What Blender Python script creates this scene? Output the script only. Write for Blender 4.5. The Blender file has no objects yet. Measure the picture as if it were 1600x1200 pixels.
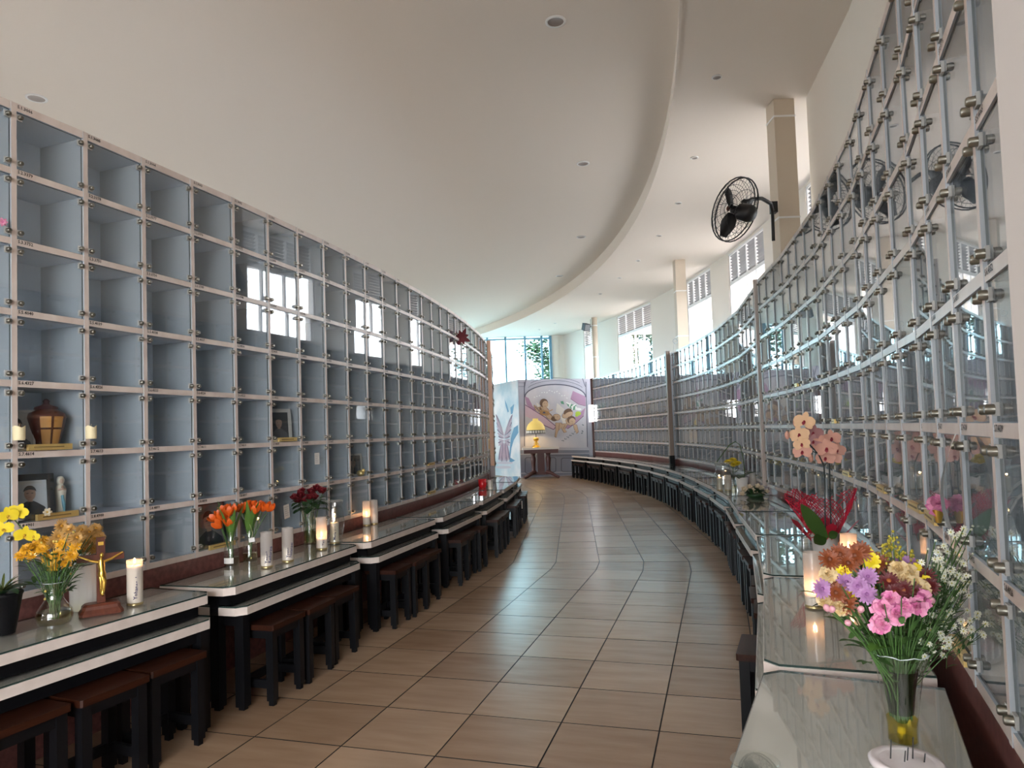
import bpy, bmesh, math, random
from mathutils import Vector, Matrix
random.seed(7)
PI = math.pi
SC = bpy.context.scene
COL = SC.collection

# ------------------------------------------------------------------ camera
F, PIT, ROL = 1093.757, 0.0416340, -0.0330643
CX, CY, EYE = 797.928, 630.43, 1.6
cr, sr, cp, sp = math.cos(ROL), math.sin(ROL), math.cos(PIT), math.sin(PIT)
fw = Vector((0, cp, sp)); up0 = Vector((0, -sp, cp)); rt0 = Vector((1, 0, 0))
rt = rt0 * cr + up0 * sr
upv = -rt0 * sr + up0 * cr
cam = bpy.data.cameras.new('camera'); camo = bpy.data.objects.new('camera', cam); COL.objects.link(camo)
cam.sensor_fit = 'HORIZONTAL'; cam.sensor_width = 36; cam.lens = F / 1600 * 36
cam.shift_x = (800 - CX) / 1600; cam.shift_y = (CY - 600) / 1600
cam.clip_start = 0.05; cam.clip_end = 500
m3 = Matrix((rt, upv, -fw)).transposed()
camo.matrix_world = Matrix.Translation((0, 0, EYE)) @ m3.to_4x4()
SC.camera = camo

# ------------------------------------------------------------------ light and exposure
SKY = 6.0
world = bpy.data.worlds.new('sky'); SC.world = world; world.use_nodes = True
bg = world.node_tree.nodes['Background']
bg.inputs[0].default_value = (0.94, 0.97, 1.0, 1); bg.inputs[1].default_value = SKY
SC.view_settings.view_transform = 'Standard'; SC.view_settings.look = 'None'
SC.view_settings.gamma = 1.0; SC.view_settings.use_curve_mapping = False
SC.view_settings.exposure = 1.66
SC.cycles.use_denoising = True
SC.cycles.max_bounces = 10; SC.cycles.diffuse_bounces = 5; SC.cycles.glossy_bounces = 5
SC.cycles.transparent_max_bounces = 24; SC.cycles.transmission_bounces = 6
SC.cycles.sample_clamp_indirect = 6.0
SC.cycles.caustics_reflective = False; SC.cycles.caustics_refractive = False

def area(name, loc, target, sx, sy, power, color=(1, 1, 1), portal=False):
    l = bpy.data.lights.new(name, 'AREA'); l.shape = 'RECTANGLE'; l.size = sx; l.size_y = sy
    l.energy = power; l.color = color
    if portal: l.cycles.is_portal = True
    o = bpy.data.objects.new(name, l); COL.objects.link(o)
    o.location = loc
    o.rotation_euler = (Vector(target) - Vector(loc)).to_track_quat('-Z', 'Y').to_euler()
    return o

# pixel of the 1600x1200 photograph -> point of the room at a known height / depth
def ray(x, y):
    dx, dy = x - CX, y - CY
    u = dx * cr + dy * sr; v = -dx * sr + dy * cr
    yc = -v
    return Vector((u, F * cp - yc * sp, F * sp + yc * cp)) / F
def at_h(x, y, z):
    r = ray(x, y); t = (z - EYE) / r.z
    return Vector((r.x * t, r.y * t, z))
def at_y(x, y, Y):
    r = ray(x, y); t = Y / r.y
    return Vector((r.x * t, Y, EYE + r.z * t))

# ------------------------------------------------------------------ materials
def mat(name, base=(.8, .8, .8), rough=.5, metal=0., coat=0., emit=None, estr=0., noise=None, bump=0., spec=.5, alpha=None):
    m = bpy.data.materials.new(name); m.use_nodes = True
    nt = m.node_tree; p = nt.nodes['Principled BSDF']
    p.inputs['Base Color'].default_value = (*base, 1)
    p.inputs['Roughness'].default_value = rough; p.inputs['Metallic'].default_value = metal
    p.inputs['Specular IOR Level'].default_value = spec
    p.inputs['Coat Weight'].default_value = coat; p.inputs['Coat Roughness'].default_value = .03
    if emit: p.inputs['Emission Color'].default_value = (*emit, 1); p.inputs['Emission Strength'].default_value = estr
    if noise:
        c2, sc, det = noise[:3]
        tc = nt.nodes.new('ShaderNodeTexCoord'); n = nt.nodes.new('ShaderNodeTexNoise')
        mp = nt.nodes.new('ShaderNodeMapping')
        if len(noise) > 3: mp.inputs['Scale'].default_value = noise[3]
        n.inputs['Scale'].default_value = sc; n.inputs['Detail'].default_value = det
        r = nt.nodes.new('ShaderNodeValToRGB')
        r.color_ramp.elements[0].position = .35; r.color_ramp.elements[1].position = .68
        r.color_ramp.elements[0].color = (*base, 1); r.color_ramp.elements[1].color = (*c2, 1)
        nt.links.new(tc.outputs['Object'], mp.inputs[0]); nt.links.new(mp.outputs[0], n.inputs['Vector'])
        nt.links.new(n.outputs['Fac'], r.inputs[0]); nt.links.new(r.outputs[0], p.inputs['Base Color'])
        if bump:
            b = nt.nodes.new('ShaderNodeBump'); b.inputs['Strength'].default_value = bump
            nt.links.new(n.outputs['Fac'], b.inputs['Height']); nt.links.new(b.outputs[0], p.inputs['Normal'])
    return m

def thin_glass(name, tint=(1, 1, 1), f0=.04, rough=0.0, milk=0., milkc=(.9, .9, .9)):
    """a sheet of glass: clear, reflecting more towards grazing angles"""
    m = bpy.data.materials.new(name); m.use_nodes = True
    nt = m.node_tree; nt.nodes.clear()
    out = nt.nodes.new('ShaderNodeOutputMaterial')
    tr = nt.nodes.new('ShaderNodeBsdfTransparent'); tr.inputs[0].default_value = (*tint, 1)
    gl = nt.nodes.new('ShaderNodeBsdfGlossy'); gl.inputs['Roughness'].default_value = rough
    geo = nt.nodes.new('ShaderNodeNewGeometry')
    dot = nt.nodes.new('ShaderNodeVectorMath'); dot.operation = 'DOT_PRODUCT'
    nt.links.new(geo.outputs['Normal'], dot.inputs[0]); nt.links.new(geo.outputs['Incoming'], dot.inputs[1])
    def mth(op, a, b=None):
        n = nt.nodes.new('ShaderNodeMath'); n.operation = op
        for i, q in enumerate((a, b)):
            if q is None: continue
            if isinstance(q, (int, float)): n.inputs[i].default_value = q
            else: nt.links.new(q, n.inputs[i])
        return n.outputs[0]
    c = mth('ABSOLUTE', dot.outputs['Value'])
    k = mth('POWER', mth('SUBTRACT', 1.0, c), 5.0)
    fr = mth('ADD', mth('MULTIPLY', k, 1 - f0), f0)
    mx = nt.nodes.new('ShaderNodeMixShader'); nt.links.new(fr, mx.inputs[0])
    base = tr.outputs[0]
    if milk:
        d = nt.nodes.new('ShaderNodeBsdfTranslucent'); d.inputs[0].default_value = (*milkc, 1)
        d2 = nt.nodes.new('ShaderNodeBsdfDiffuse'); d2.inputs[0].default_value = (*milkc, 1)
        ms = nt.nodes.new('ShaderNodeMixShader'); ms.inputs[0].default_value = .5
        nt.links.new(d.outputs[0], ms.inputs[1]); nt.links.new(d2.outputs[0], ms.inputs[2])
        mm = nt.nodes.new('ShaderNodeMixShader'); mm.inputs[0].default_value = milk
        nt.links.new(tr.outputs[0], mm.inputs[1]); nt.links.new(ms.outputs[0], mm.inputs[2]); base = mm.outputs[0]
    nt.links.new(base, mx.inputs[1]); nt.links.new(gl.outputs[0], mx.inputs[2])
    nt.links.new(mx.outputs[0], out.inputs[0])
    return m

M = {}
M['ceil'] = mat('ceiling_paint', (.84, .775, .70), .8)
M['wallp'] = mat('wall_paint', (.82, .77, .70), .8)
M['col'] = mat('column_paint', (.66, .57, .46), .6)
M['frame'] = mat('pink_stone', (.70, .61, .56), .35, noise=((.60, .50, .45), 9, 6, (1, 1, .35)))
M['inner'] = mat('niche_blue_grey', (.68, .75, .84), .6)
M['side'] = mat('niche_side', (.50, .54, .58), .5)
M['pane'] = thin_glass('pane_glass', (.96, .98, .99), .08)
M['topglass'] = thin_glass('table_glass', (.98, .99, .98), .065)
M['winglass'] = thin_glass('window_glass', (.97, .985, 1.0), .04)
M['tintglass'] = thin_glass('tinted_glass', (.72, .94, 1.0), .05)
M['edge'] = mat('glass_edge', (.03, .05, .045), .15)
M['steel'] = mat('brushed_steel', (.26, .25, .215), .34, 1.)
M['plate'] = mat('clip_plate', (.50, .50, .48), .4)
M['plinth'] = mat('red_granite', (.13, .050, .045), .28, noise=((.22, .09, .08), 30, 8))
M['rim'] = mat('pale_stone_rim', (.72, .63, .58), .3, noise=((.64, .55, .50), 12, 4))
M['tabletop'] = mat('grey_stone_top', (.84, .82, .79), .35, noise=((.88, .87, .85), 6, 4))
M['black'] = mat('black_lacquer', (.004, .004, .005), .42, spec=.2)
M['seat'] = mat('dark_seat_wood', (.022, .0055, .0025), .45, noise=((.036, .010, .004), 7, 5, (1, 8, 8)), spec=.2)
M['grout'] = mat('dark_grout', (.02, .016, .012), .9)
M['label'] = mat('black_print', (.02, .015, .012), .6)
M['orangepost'] = mat('tan_wood_post', (.62, .36, .24), .45)
M['brownpost'] = mat('brown_post', (.33, .26, .22), .45)
M['redwood'] = mat('dark_red_wood', (.07, .018, .016), .35)
M['white'] = mat('white_paint', (.85, .85, .84), .5)
M['winframe'] = mat('window_frame_white', (.82, .83, .84), .45)
M['bluealu'] = mat('blue_aluminium', (.16, .36, .52), .4)
M['gold'] = mat('gold', (.85, .55, .12), .28, 1.)
M['brass'] = mat('brass_plate', (.80, .58, .22), .35, .6)
M['wax'] = mat('cream_wax', (.86, .78, .66), .55)
M['cream'] = mat('cream_candle', (.85, .75, .48), .6)
M['flame'] = mat('flame', (1, .7, .3), .5, emit=(1, .62, .25), estr=8)
M['vglass'] = thin_glass('vase_glass', (.95, .97, .96), .14)
M['fglass'] = thin_glass('frosted_candle_glass', (.96, .95, .93), .05, milk=.55, milkc=(.85, .80, .76))
M['water'] = thin_glass('vase_water', (.82, .80, .62), .03)
M['ywater'] = thin_glass('yellow_water', (.92, .82, .28), .03)
M['green'] = mat('stem_green', (.06, .13, .03), .5)
M['dgreen'] = mat('dark_leaf_green', (.02, .06, .018), .4)
M['lgreen'] = mat('fresh_leaf_green', (.10, .20, .035), .45)
M['wire'] = mat('black_wire', (.012, .012, .014), .45)
M['red'] = mat('red_plastic', (.60, .012, .02), .3)
M['ceramic'] = mat('white_ceramic', (.80, .77, .74), .3)
M['crucwood'] = mat('reddish_wood', (.085, .018, .007), .35, noise=((.12, .027, .011), 9, 5, (8, 8, 1)))

def tile_mat():
    m = mat('brown_floor_tile', (.34, .24, .17), .27)
    nt = m.node_tree; p = nt.nodes['Principled BSDF']
    oi = nt.nodes.new('ShaderNodeObjectInfo'); tc = nt.nodes.new('ShaderNodeTexCoord')
    mp = nt.nodes.new('ShaderNodeMapping'); mp.inputs['Scale'].default_value = (1.0, 5, 1)
    va = nt.nodes.new('ShaderNodeVectorMath'); va.operation = 'ADD'
    n = nt.nodes.new('ShaderNodeTexNoise'); n.inputs['Scale'].default_value = 2.2; n.inputs['Detail'].default_value = 5
    sc = nt.nodes.new('ShaderNodeVectorMath'); sc.operation = 'SCALE'; sc.inputs[3].default_value = 40
    cb = nt.nodes.new('ShaderNodeCombineXYZ')
    nt.links.new(oi.outputs['Random'], cb.inputs[0]); nt.links.new(cb.outputs[0], sc.inputs[0])
    nt.links.new(tc.outputs['Object'], mp.inputs[0]); nt.links.new(mp.outputs[0], va.inputs[0]); nt.links.new(sc.outputs[0], va.inputs[1])
    nt.links.new(va.outputs[0], n.inputs['Vector'])
    a = nt.nodes.new('ShaderNodeMath'); a.operation = 'MULTIPLY_ADD'
    nt.links.new(oi.outputs['Random'], a.inputs[0]); a.inputs[1].default_value = .45; 
    b = nt.nodes.new('ShaderNodeMath'); b.operation = 'MULTIPLY'; b.inputs[1].default_value = .75
    nt.links.new(n.outputs['Fac'], b.inputs[0]); nt.links.new(b.outputs[0], a.inputs[2])
    r = nt.nodes.new('ShaderNodeValToRGB'); r.color_ramp.elements[0].position = .15; r.color_ramp.elements[1].position = .85
    r.color_ramp.elements[0].color = (.27, .160, .094, 1); r.color_ramp.elements[1].color = (.46, .32, .215, 1)
    nt.links.new(a.outputs[0], r.inputs[0]); nt.links.new(r.outputs[0], p.inputs['Base Color'])
    return m
M['tile'] = tile_mat()
def C(name, rgb, rough=.55, **k):
    key = 'c_' + name
    if key not in M: M[key] = mat(name, rgb, rough, **k)
    return M[key]

# ------------------------------------------------------------------ mesh helpers
class MB:
    def __init__(s): s.v = []; s.f = []; s.mi = []; s.sm = []; s.M = Matrix.Identity(4)
    def add(s, vs, fs, mi=0, sm=False):
        o = len(s.v)
        s.v += [s.M @ Vector(p) for p in vs]
        for f in fs: s.f.append(tuple(o + i for i in f)); s.mi.append(mi); s.sm.append(sm)
        return s
    def box(s, x0, y0, z0, x1, y1, z1, mi=0, fm=None):
        vs = [(x0, y0, z0), (x1, y0, z0), (x1, y1, z0), (x0, y1, z0), (x0, y0, z1), (x1, y0, z1), (x1, y1, z1), (x0, y1, z1)]
        fs = [(0, 3, 2, 1), (4, 5, 6, 7), (0, 1, 5, 4), (1, 2, 6, 5), (2, 3, 7, 6), (3, 0, 4, 7)]  # -z +z -y +x +y -x
        for i, f in enumerate(fs): s.add(vs, [f], fm[i] if fm else mi)
        return s
    def prism(s, poly, z0, z1, mi=0, mt=None, mb=None):
        n = len(poly)
        vs = [(x, y, z0) for x, y in poly] + [(x, y, z1) for x, y in poly]
        s.add(vs, [(i, (i + 1) % n, n + (i + 1) % n, n + i) for i in range(n)], mi)
        s.add(vs, [tuple(range(n, 2 * n))], mi if mt is None else mt)
        s.add(vs, [tuple(reversed(range(n)))], mi if mb is None else mb)
        return s
    def lathe(s, prof, n=16, mi=0, sm=True, wave=None, cap=True):
        vs = []
        for k, (r, z) in enumerate(prof):
            for i in range(n):
                a = 2 * PI * i / n; dr, dz = wave(a, k) if wave else (0, 0)
                vs.append(((r + dr) * math.cos(a), (r + dr) * math.sin(a), z + dz))
        fs = [(k * n + i, k * n + (i + 1) % n, (k + 1) * n + (i + 1) % n, (k + 1) * n + i) for k in range(len(prof) - 1) for i in range(n)]
        s.add(vs, fs, mi, sm)
        if cap:
            if prof[0][0] > 1e-5: s.add(vs[:n], [tuple(reversed(range(n)))], mi)
            if prof[-1][0] > 1e-5: s.add(vs[-n:], [tuple(range(n))], mi)
        return s
    def tube(s, pts, r, n=6, mi=0, sm=True):
        pts = [Vector(p) for p in pts]; rs = r if isinstance(r, (list, tuple)) else [r] * len(pts)
        vs = []; ref = Vector((0, 0, 1))
        for k, p in enumerate(pts):
            t = (pts[min(k + 1, len(pts) - 1)] - pts[max(k - 1, 0)]).normalized()
            if abs(t.dot(ref)) > .95: ref = Vector((1, 0, 0)) if abs(t.x) < .9 else Vector((0, 1, 0))
            a = t.cross(ref).normalized(); b = t.cross(a)
            for i in range(n):
                q = 2 * PI * i / n
                vs.append(p + (a * math.cos(q) + b * math.sin(q)) * rs[k])
        fs = [(k * n + i, (k + 1) * n + i, (k + 1) * n + (i + 1) % n, k * n + (i + 1) % n) for k in range(len(pts) - 1) for i in range(n)]
        s.add(vs, fs, mi, sm)
        s.add(vs[:n], [tuple(range(n))], mi); s.add(vs[-n:], [tuple(reversed(range(n)))], mi)
        return s
    def ball(s, c, r, n=8, m=6, mi=0):
        rx, ry, rz = r if isinstance(r, (list, tuple)) else (r, r, r)
        old = s.M; s.M = old @ Matrix.Translation(c) @ Matrix.Diagonal((rx, ry, rz, 1))
        s.lathe([(math.sin(PI * k / m) + 1e-6, -math.cos(PI * k / m)) for k in range(m + 1)], n, mi, True, cap=False)
        s.M = old; return s
    def petal(s, L, W, a0=0., curl=0., cup=.15, n=4, mi=0, shape=None):
        """strip along +x, rising at angle a0 and bending by curl along its length"""
        vs = []; x = z = 0.; a = a0
        sh = shape or (lambda t: math.sin(PI * (.12 + .86 * t)) ** .8)
        for k in range(n + 1):
            t = k / n; w = W * .5 * sh(t)
            vs += [(x - math.sin(a) * -0 , -w, z + cup * w), (x, 0, z), (x, w, z + cup * w)]
            x += L / n * math.cos(a); z += L / n * math.sin(a); a += curl / n
        fs = []
        for k in range(n):
            b = 3 * k
            fs += [(b, b + 3, b + 4, b + 1), (b + 1, b + 4, b + 5, b + 2)]
        return s.add(vs, fs, mi, True)
    def mesh(s, name, mats):
        me = bpy.data.meshes.new(name)
        me.from_pydata([tuple(p) for p in s.v], [], s.f)
        for m in (mats if isinstance(mats, (list, tuple)) else [mats]): me.materials.append(m)
        me.polygons.foreach_set('material_index', s.mi); me.polygons.foreach_set('use_smooth', s.sm)
        me.update(); return me
    def build(s, name, mats, parent=None): return link(name, s.mesh(name, mats), parent)

def link(name, me, parent=None, mw=None):
    o = bpy.data.objects.new(name, me); COL.objects.link(o)
    if parent is not None: o.parent = parent
    if mw is not None: o.matrix_local = mw
    return o
def thing(name, label, cat, loc=(0, 0, 0), rotz=0., group=None, scale=1.):
    o = bpy.data.objects.new(name, None); COL.objects.link(o); o.empty_display_size = .1
    o.location = loc; o.rotation_euler = (0, 0, rotz)
    if scale != 1.: o.scale = (scale,) * 3
    o['label'] = label; o['category'] = cat
    if group: o['group'] = group
    return o
def tag(o, label, cat, group=None):
    o['label'] = label; o['category'] = cat
    if group: o['group'] = group
    return o
def struct(o): o['kind'] = 'structure'; return o
def stuff(o): o['kind'] = 'stuff'; return o
def frame(loc, xd, up=(0, 0, 1)):
    """matrix with local x along xd, local z along up"""
    x = Vector(xd).normalized(); z = Vector(up); y = z.cross(x).normalized(); z = x.cross(y)
    return Matrix.Translation(loc) @ Matrix((x, y, z)).transposed().to_4x4()
def aim(loc, d, spin=0.):
    """matrix with local z along d"""
    return Matrix.Translation(loc) @ Vector(d).to_track_quat('Z', 'Y').to_matrix().to_4x4() @ Matrix.Rotation(spin, 4, 'Z')
ORD = ['first', 'second', 'third', 'fourth', 'fifth', 'sixth', 'seventh', 'eighth', 'ninth', 'tenth', 'eleventh', 'twelfth', 'thirteenth', 'fourteenth', 'fifteenth', 'sixteenth', 'seventeenth', 'eighteenth', 'nineteenth', 'twentieth', 'twenty-first', 'twenty-second', 'twenty-third']

_txt = {}
def text_mesh(s, size, bold=0.):
    k = (s, size)
    if k not in _txt:
        cu = bpy.data.curves.new('t', 'FONT'); cu.body = s; cu.size = size; cu.resolution_u = 1; cu.offset = bold
        cu.extrude = 0; cu.align_x = 'LEFT'; cu.align_y = 'BOTTOM'
        o = bpy.data.objects.new('t', cu); COL.objects.link(o)
        dg = bpy.context.evaluated_depsgraph_get()
        me = bpy.data.meshes.new_from_object(o.evaluated_get(dg)); me.name = 'lettering'
        bpy.data.objects.remove(o); bpy.data.curves.remove(cu); me.materials.clear(); me.materials.append(M['label'])
        _txt[k] = me
    return _txt[k]

def arc_box(mb, c, r0, r1, a0, a1, z0, z1, n, mi=0):
    vs = []
    for k in range(n + 1):
        a = a0 + (a1 - a0) * k / n
        for r in (r0, r1):
            for z in (z0, z1): vs.append((c[0] + r * math.cos(a), c[1] + r * math.sin(a), z))
    for k in range(n):
        b = 4 * k
        mb.add(vs, [(b, b + 4, b + 5, b + 1), (b + 2, b + 3, b + 7, b + 6), (b + 1, b + 5, b + 7, b + 3), (b, b + 2, b + 6, b + 4)], mi)
    e = 4 * n
    mb.add(vs, [(0, 1, 3, 2), (e, e + 2, e + 3, e + 1)], mi)
    return mb

# ------------------------------------------------------------------ room shell
g = MB().box(-60, -40, -.25, 60, 90, -.12).build('ground', C('outside_ground', (.34, .31, .29), .9)); struct(g)
fl = struct(MB().box(-8.3, -5.2, -.12, 8, 31.4, -.006).build('floor', M['grout']))

# floor tiles follow the bend of the aisle
TS = .5282
def heading(k):
    if k < 9: return .29015
    if k == 9: return .20
    if k < 25: return .0895
    return max(-.32, .0895 - .035 * (k - 24))
o0 = Vector((-.4357 + TS * math.cos(.29015), 3.563 - TS * math.sin(.29015)))
path = {0: o0}
for k in range(0, 58): path[k + 1] = path[k] + Vector((math.sin(heading(k)), math.cos(heading(k)))) * TS
for k in range(0, -9, -1): path[k - 1] = path[k] - Vector((math.sin(.29015), math.cos(.29015))) * TS
def cross(k, a):
    h = .5 * (heading(k - 1) + heading(k))
    return path[k] + Vector((math.cos(h), -math.sin(h))) * (a * TS)
rest = MB()
ntile = 0
cand = []
for k in range(-7, 54):
    for a in range(-9, 9):
        q = [cross(k, a), cross(k, a + 1), cross(k + 1, a + 1), cross(k + 1, a)]
        cen = sum(q, Vector((0, 0))) / 4
        if not (-7.9 < cen.x < 7 and -4.6 < cen.y < 30.6): continue
        r0 = math.hypot(cen.x + 34.8, cen.y - 15.5)
        vis = 33.8 < r0 < 38.4 and 2.2 < cen.y
        cand.append((0 if vis else 1, cen.length, q, cen, heading(k)))
cand.sort(key=lambda c: c[:2])
for vis, d, q, cen, h in cand:
    gp = .0040
    s_ = 1 - gp / TS * 2
    q2 = [cen + (p - cen) * s_ for p in q]
    if ntile < 300 and vis == 0:
        ca, sa = math.cos(h), math.sin(h)
        loc = [((p - cen).x * ca - (p - cen).y * sa, (p - cen).x * sa + (p - cen).y * ca) for p in q2]
        b = MB().prism(loc, -.006, random.uniform(-.0006, .0006), 1, 0)
        o = b.build('tile', [M['tile'], M['grout']], fl); o.location = (cen.x, cen.y, 0); o.rotation_euler = (0, 0, -h)
        ntile += 1
    else: rest.prism([tuple(p) for p in q2], -.006, 0, 1, 0)
stuff(rest.build('tiles', [M['tile'], M['grout']], fl))

# ceilings: higher bay over the aisle, lower bay along the windows, curved step between
CE, CR = (-30.33, 14.275), 33.018
CH, CL = 6.15, 5.85
ang = lambda Y: math.asin((Y - CE[1]) / CR)
b = MB(); N = 72; vs = []
for k in range(N + 1):
    a = ang(-5.4) + (ang(31.6) - ang(-5.4)) * k / N
    x, y = CE[0] + CR * math.cos(a), CE[1] + CR * math.sin(a)
    vs += [(-8.4, y, CH), (x, y, CH), (x, y, CH + .25), (-8.4, y, CH + .25)]
for k in range(N):
    e = 4 * k
    b.add(vs, [(e, e + 1, e + 5, e + 4), (e + 2, e + 3, e + 7, e + 6)])
struct(b.build('ceiling', M['ceil']))
b = MB(); vs = []
for k in range(N + 1):
    a = ang(-5.4) + (ang(31.6) - ang(-5.4)) * k / N
    x, y = CE[0] + CR * math.cos(a), CE[1] + CR * math.sin(a)
    vs += [(x, y, CL), (8.2, y, CL), (8.2, y, CH + .25), (x, y, CH + .25)]
for k in range(N):
    e = 4 * k
    b.add(vs, [(e, e + 1, e + 5, e + 4), (e + 2, e + 3, e + 7, e + 6), (e + 3, e, e + 4, e + 7)])
struct(b.build('ceiling', M['ceil']))
struct(arc_box(MB(), CE, CR - .02, CR + .01, ang(-5), ang(31), CL - .012, CL + .03, 72).build('trim_1', M['ceil']))

# right outer wall on its arc with five tall windows
WC, WR = (-35.5, 15.5), 41.0
wa = lambda Y: math.asin((Y - WC[1]) / WR)
wp = lambda a, r=WR: Vector((WC[0] + r * math.cos(a), WC[1] + r * math.sin(a), 0))
SILL, HEAD, LOUV = 2.9, 5.80, 5.06
WINS = [(9.3, 12.35), (14.75, 17.1), (18.4, 20.25), (23.2, 26.15), (28.0, 29.2)]
wr = MB()
edges = [9.0] + [e for w in WINS for e in w] + [31.05]
for i in range(0, len(edges), 2):
    arc_box(wr, WC, WR, WR + .22, wa(edges[i]), wa(edges[i + 1]), 0, CL, 6)
for y0, y1 in WINS:
    arc_box(wr, WC, WR, WR + .22, wa(y0), wa(y1), 0, SILL, 6)
    arc_box(wr, WC, WR, WR + .22, wa(y0), wa(y1), HEAD, CL, 6)
# near stretch of the wall, closer to the niches
near = [(0.6, -5), (1.75, 1.0), (2.75, 4.0), (3.63, 7.07), (4.0, 9.0), (5.05, 9.0)]
for (xa, ya), (xb, yb) in zip(near, near[1:]):
    d = Vector((xb - xa, yb - ya)).normalized(); n_ = Vector((d.y, -d.x)) * .15
    wr.prism([(xa, ya), (xb, yb), (xb + n_.x, yb + n_.y), (xa + n_.x, ya + n_.y)], 0, CL)
struct(wr.build('wall_right', M['wallp']))

def window(n, a0, a1):
    p0, p1 = wp(a0), wp(a1)
    d = (p1 - p0); L = d.length; d.normalize()
    mw = frame(p0 + Vector((0, 0, 0)), d)          # local x along the wall, y towards the room
    fr = MB(); t = .05
    fr.box(0, -.12, SILL, t, -.02, HEAD).box(L - t, -.12, SILL, L, -.02, HEAD).box(0, -.12, SILL, L, -.02, SILL + t)
    fr.box(0, -.12, HEAD - t, L, -.02, HEAD).box(0, -.12, LOUV - .04, L, -.02, LOUV + .04)
    w = struct(fr.build('window_%d' % n, M['winframe'])); w.matrix_world = mw
    npan = 4 if L > 1.5 else 2
    pw = L / npan
    mu = MB().box(-.022, -.10, SILL, .022, -.03, HEAD).mesh('mullion', M['winframe'])
    for i in range(1, npan): link('mullion', mu, w, Matrix.Translation((i * pw, 0, 0)))
    gl = MB().box(.02, -.073, SILL + .02, pw - .02, -.067, LOUV - .02).mesh('pane', M['winglass'])
    slm = MB(); slm.M = Matrix.Rotation(.70, 4, 'X'); slm.box(.03, -.034, -.005, pw - .03, .034, .005); sl = slm.mesh('slat', C('louvre_grey', (.30, .30, .31)))
    for i in range(npan):
        link('pane', gl, w, Matrix.Translation((i * pw, 0, 0)))
        for k in range(9): link('slat', sl, w, Matrix.Translation((i * pw, -.07, LOUV + .08 + k * .074)))
    mid = (p0 + p1) / 2 + Vector((.35 * math.cos((a0 + a1) / 2), 0, (SILL + HEAD) / 2))
    area('window_daylight', mid, mid - Vector((1, 0, 0)).lerp(d.cross(Vector((0, 0, 1))), 0), L, HEAD - SILL, 1, portal=True)
for i, (y0, y1) in enumerate(WINS): window(i + 1, wa(y0), wa(y1))

# far end wall with the blue framed glazing
xr = at_y(862, 540, 31).x
bw = MB().box(xr, 31.0, 0, 3.0, 31.2, CH).box(-8.3, 31.0, 0, xr, 31.2, 1.2)
struct(bw.build('wall_back', M['wallp']))
struct(MB().box(xr + .06, 30.93, 0, xr + .30, 31.0, CL).build('trim_2', M['wallp']))
fw_ = MB()
xs = [-3.1] + [at_y(x, 560, 31).x for x in (762, 790.5, 821, 847)] + [xr]
zt = at_y(820, 529.5, 31).z
fw_.box(-3.1, 30.98, zt - .03, xr, 31.06, zt + .03).box(xr - .12, 30.96, 1.2, xr, 31.1, CH).box(-3.1, 30.98, 1.2, xr, 31.06, 1.26).box(-3.1, 30.98, CH - .05, xr, 31.06, CH)
fwin = struct(fw_.build('window_6', M['bluealu']))
for x in xs[:-1]: MB().box(x - .045, 30.95, 1.2, x + .045, 31.08, CH).build('mullion', M['bluealu'], fwin)
for xa, xb in zip(xs, xs[1:]):
    for za, zb in ((1.26, zt - .03), (zt + .03, CH)):
        MB().box(xa, 31.02, za, xb, 31.028, zb).build('pane', M['tintglass'], fwin)
struct(MB().box(-8.3, 31.0, 0, -3.1, 31.2, CH).build('wall_back', M['wallp']))
area('far_window_daylight', (-.6, 31.5, 3.7), (-.6, 30, 3.7), 5, 5, 1, portal=True)

# left outer wall and rear wall (behind the niches / behind the viewer), open to daylight
lw = MB().box(-8.3, -5.2, 0, -8.1, 31.2, 2.5).box(-8.3, -5.2, 3.2, -8.1, 31.2, CH)
for y in (-5.2, 1.5, 9.5, 17.5, 25.5, 30.6): lw.box(-8.3, y, 2.5, -8.1, y + .6, 3.2)
struct(lw.build('wall_left', M['wallp']))
for y in (5.3, 13.3, 21.3): area('left_daylight', (-8.35, y, 2.85), (-7, y, 2.85), 7, .7, 1, portal=True)
rw = MB().box(-8.3, -5.2, 0, -3.6, -5.0, CH).box(.6, -5.2, 0, 1.6, -5.0, CH).box(-3.6, -5.2, 3.9, .6, -5.0, CH)
struct(rw.build('wall_front', M['wallp']))
area('entrance_daylight', (-1.5, -5.3, 1.95), (-1.5, 0, 1.95), 4.2, 3.9, 1, portal=True)

# pillar at the right edge of the view
struct(MB().box(.925, .55, 0, 1.6, 1.28, CL).build('pillar', C('pillar_paint', (.46, .42, .39), .7)))

# ------------------------------------------------------------------ niche walls
ZB, RP, NR = .836, .36612, 7
ZT = ZB + NR * RP
def zline(k): return ZT - k * RP
rails = [(ZT - .042, ZT)] + [(zline(k) - .017, zline(k) + .017) for k in range(1, NR)] + [(ZB, ZB + .036)]
PW, DEP = .028, .36
clip_m = MB()
clip_m.box(-.015, -.004, -.016, .015, .004, .016, 1)
clip_m.M = Matrix.Rotation(PI / 2, 4, 'X')
clip_m.lathe([(.0125, -.006), (.0125, .020), (.009, .024)], 8, 0, True)
clip_me = clip_m.mesh('clip', [M['steel'], M['plate']])

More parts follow.
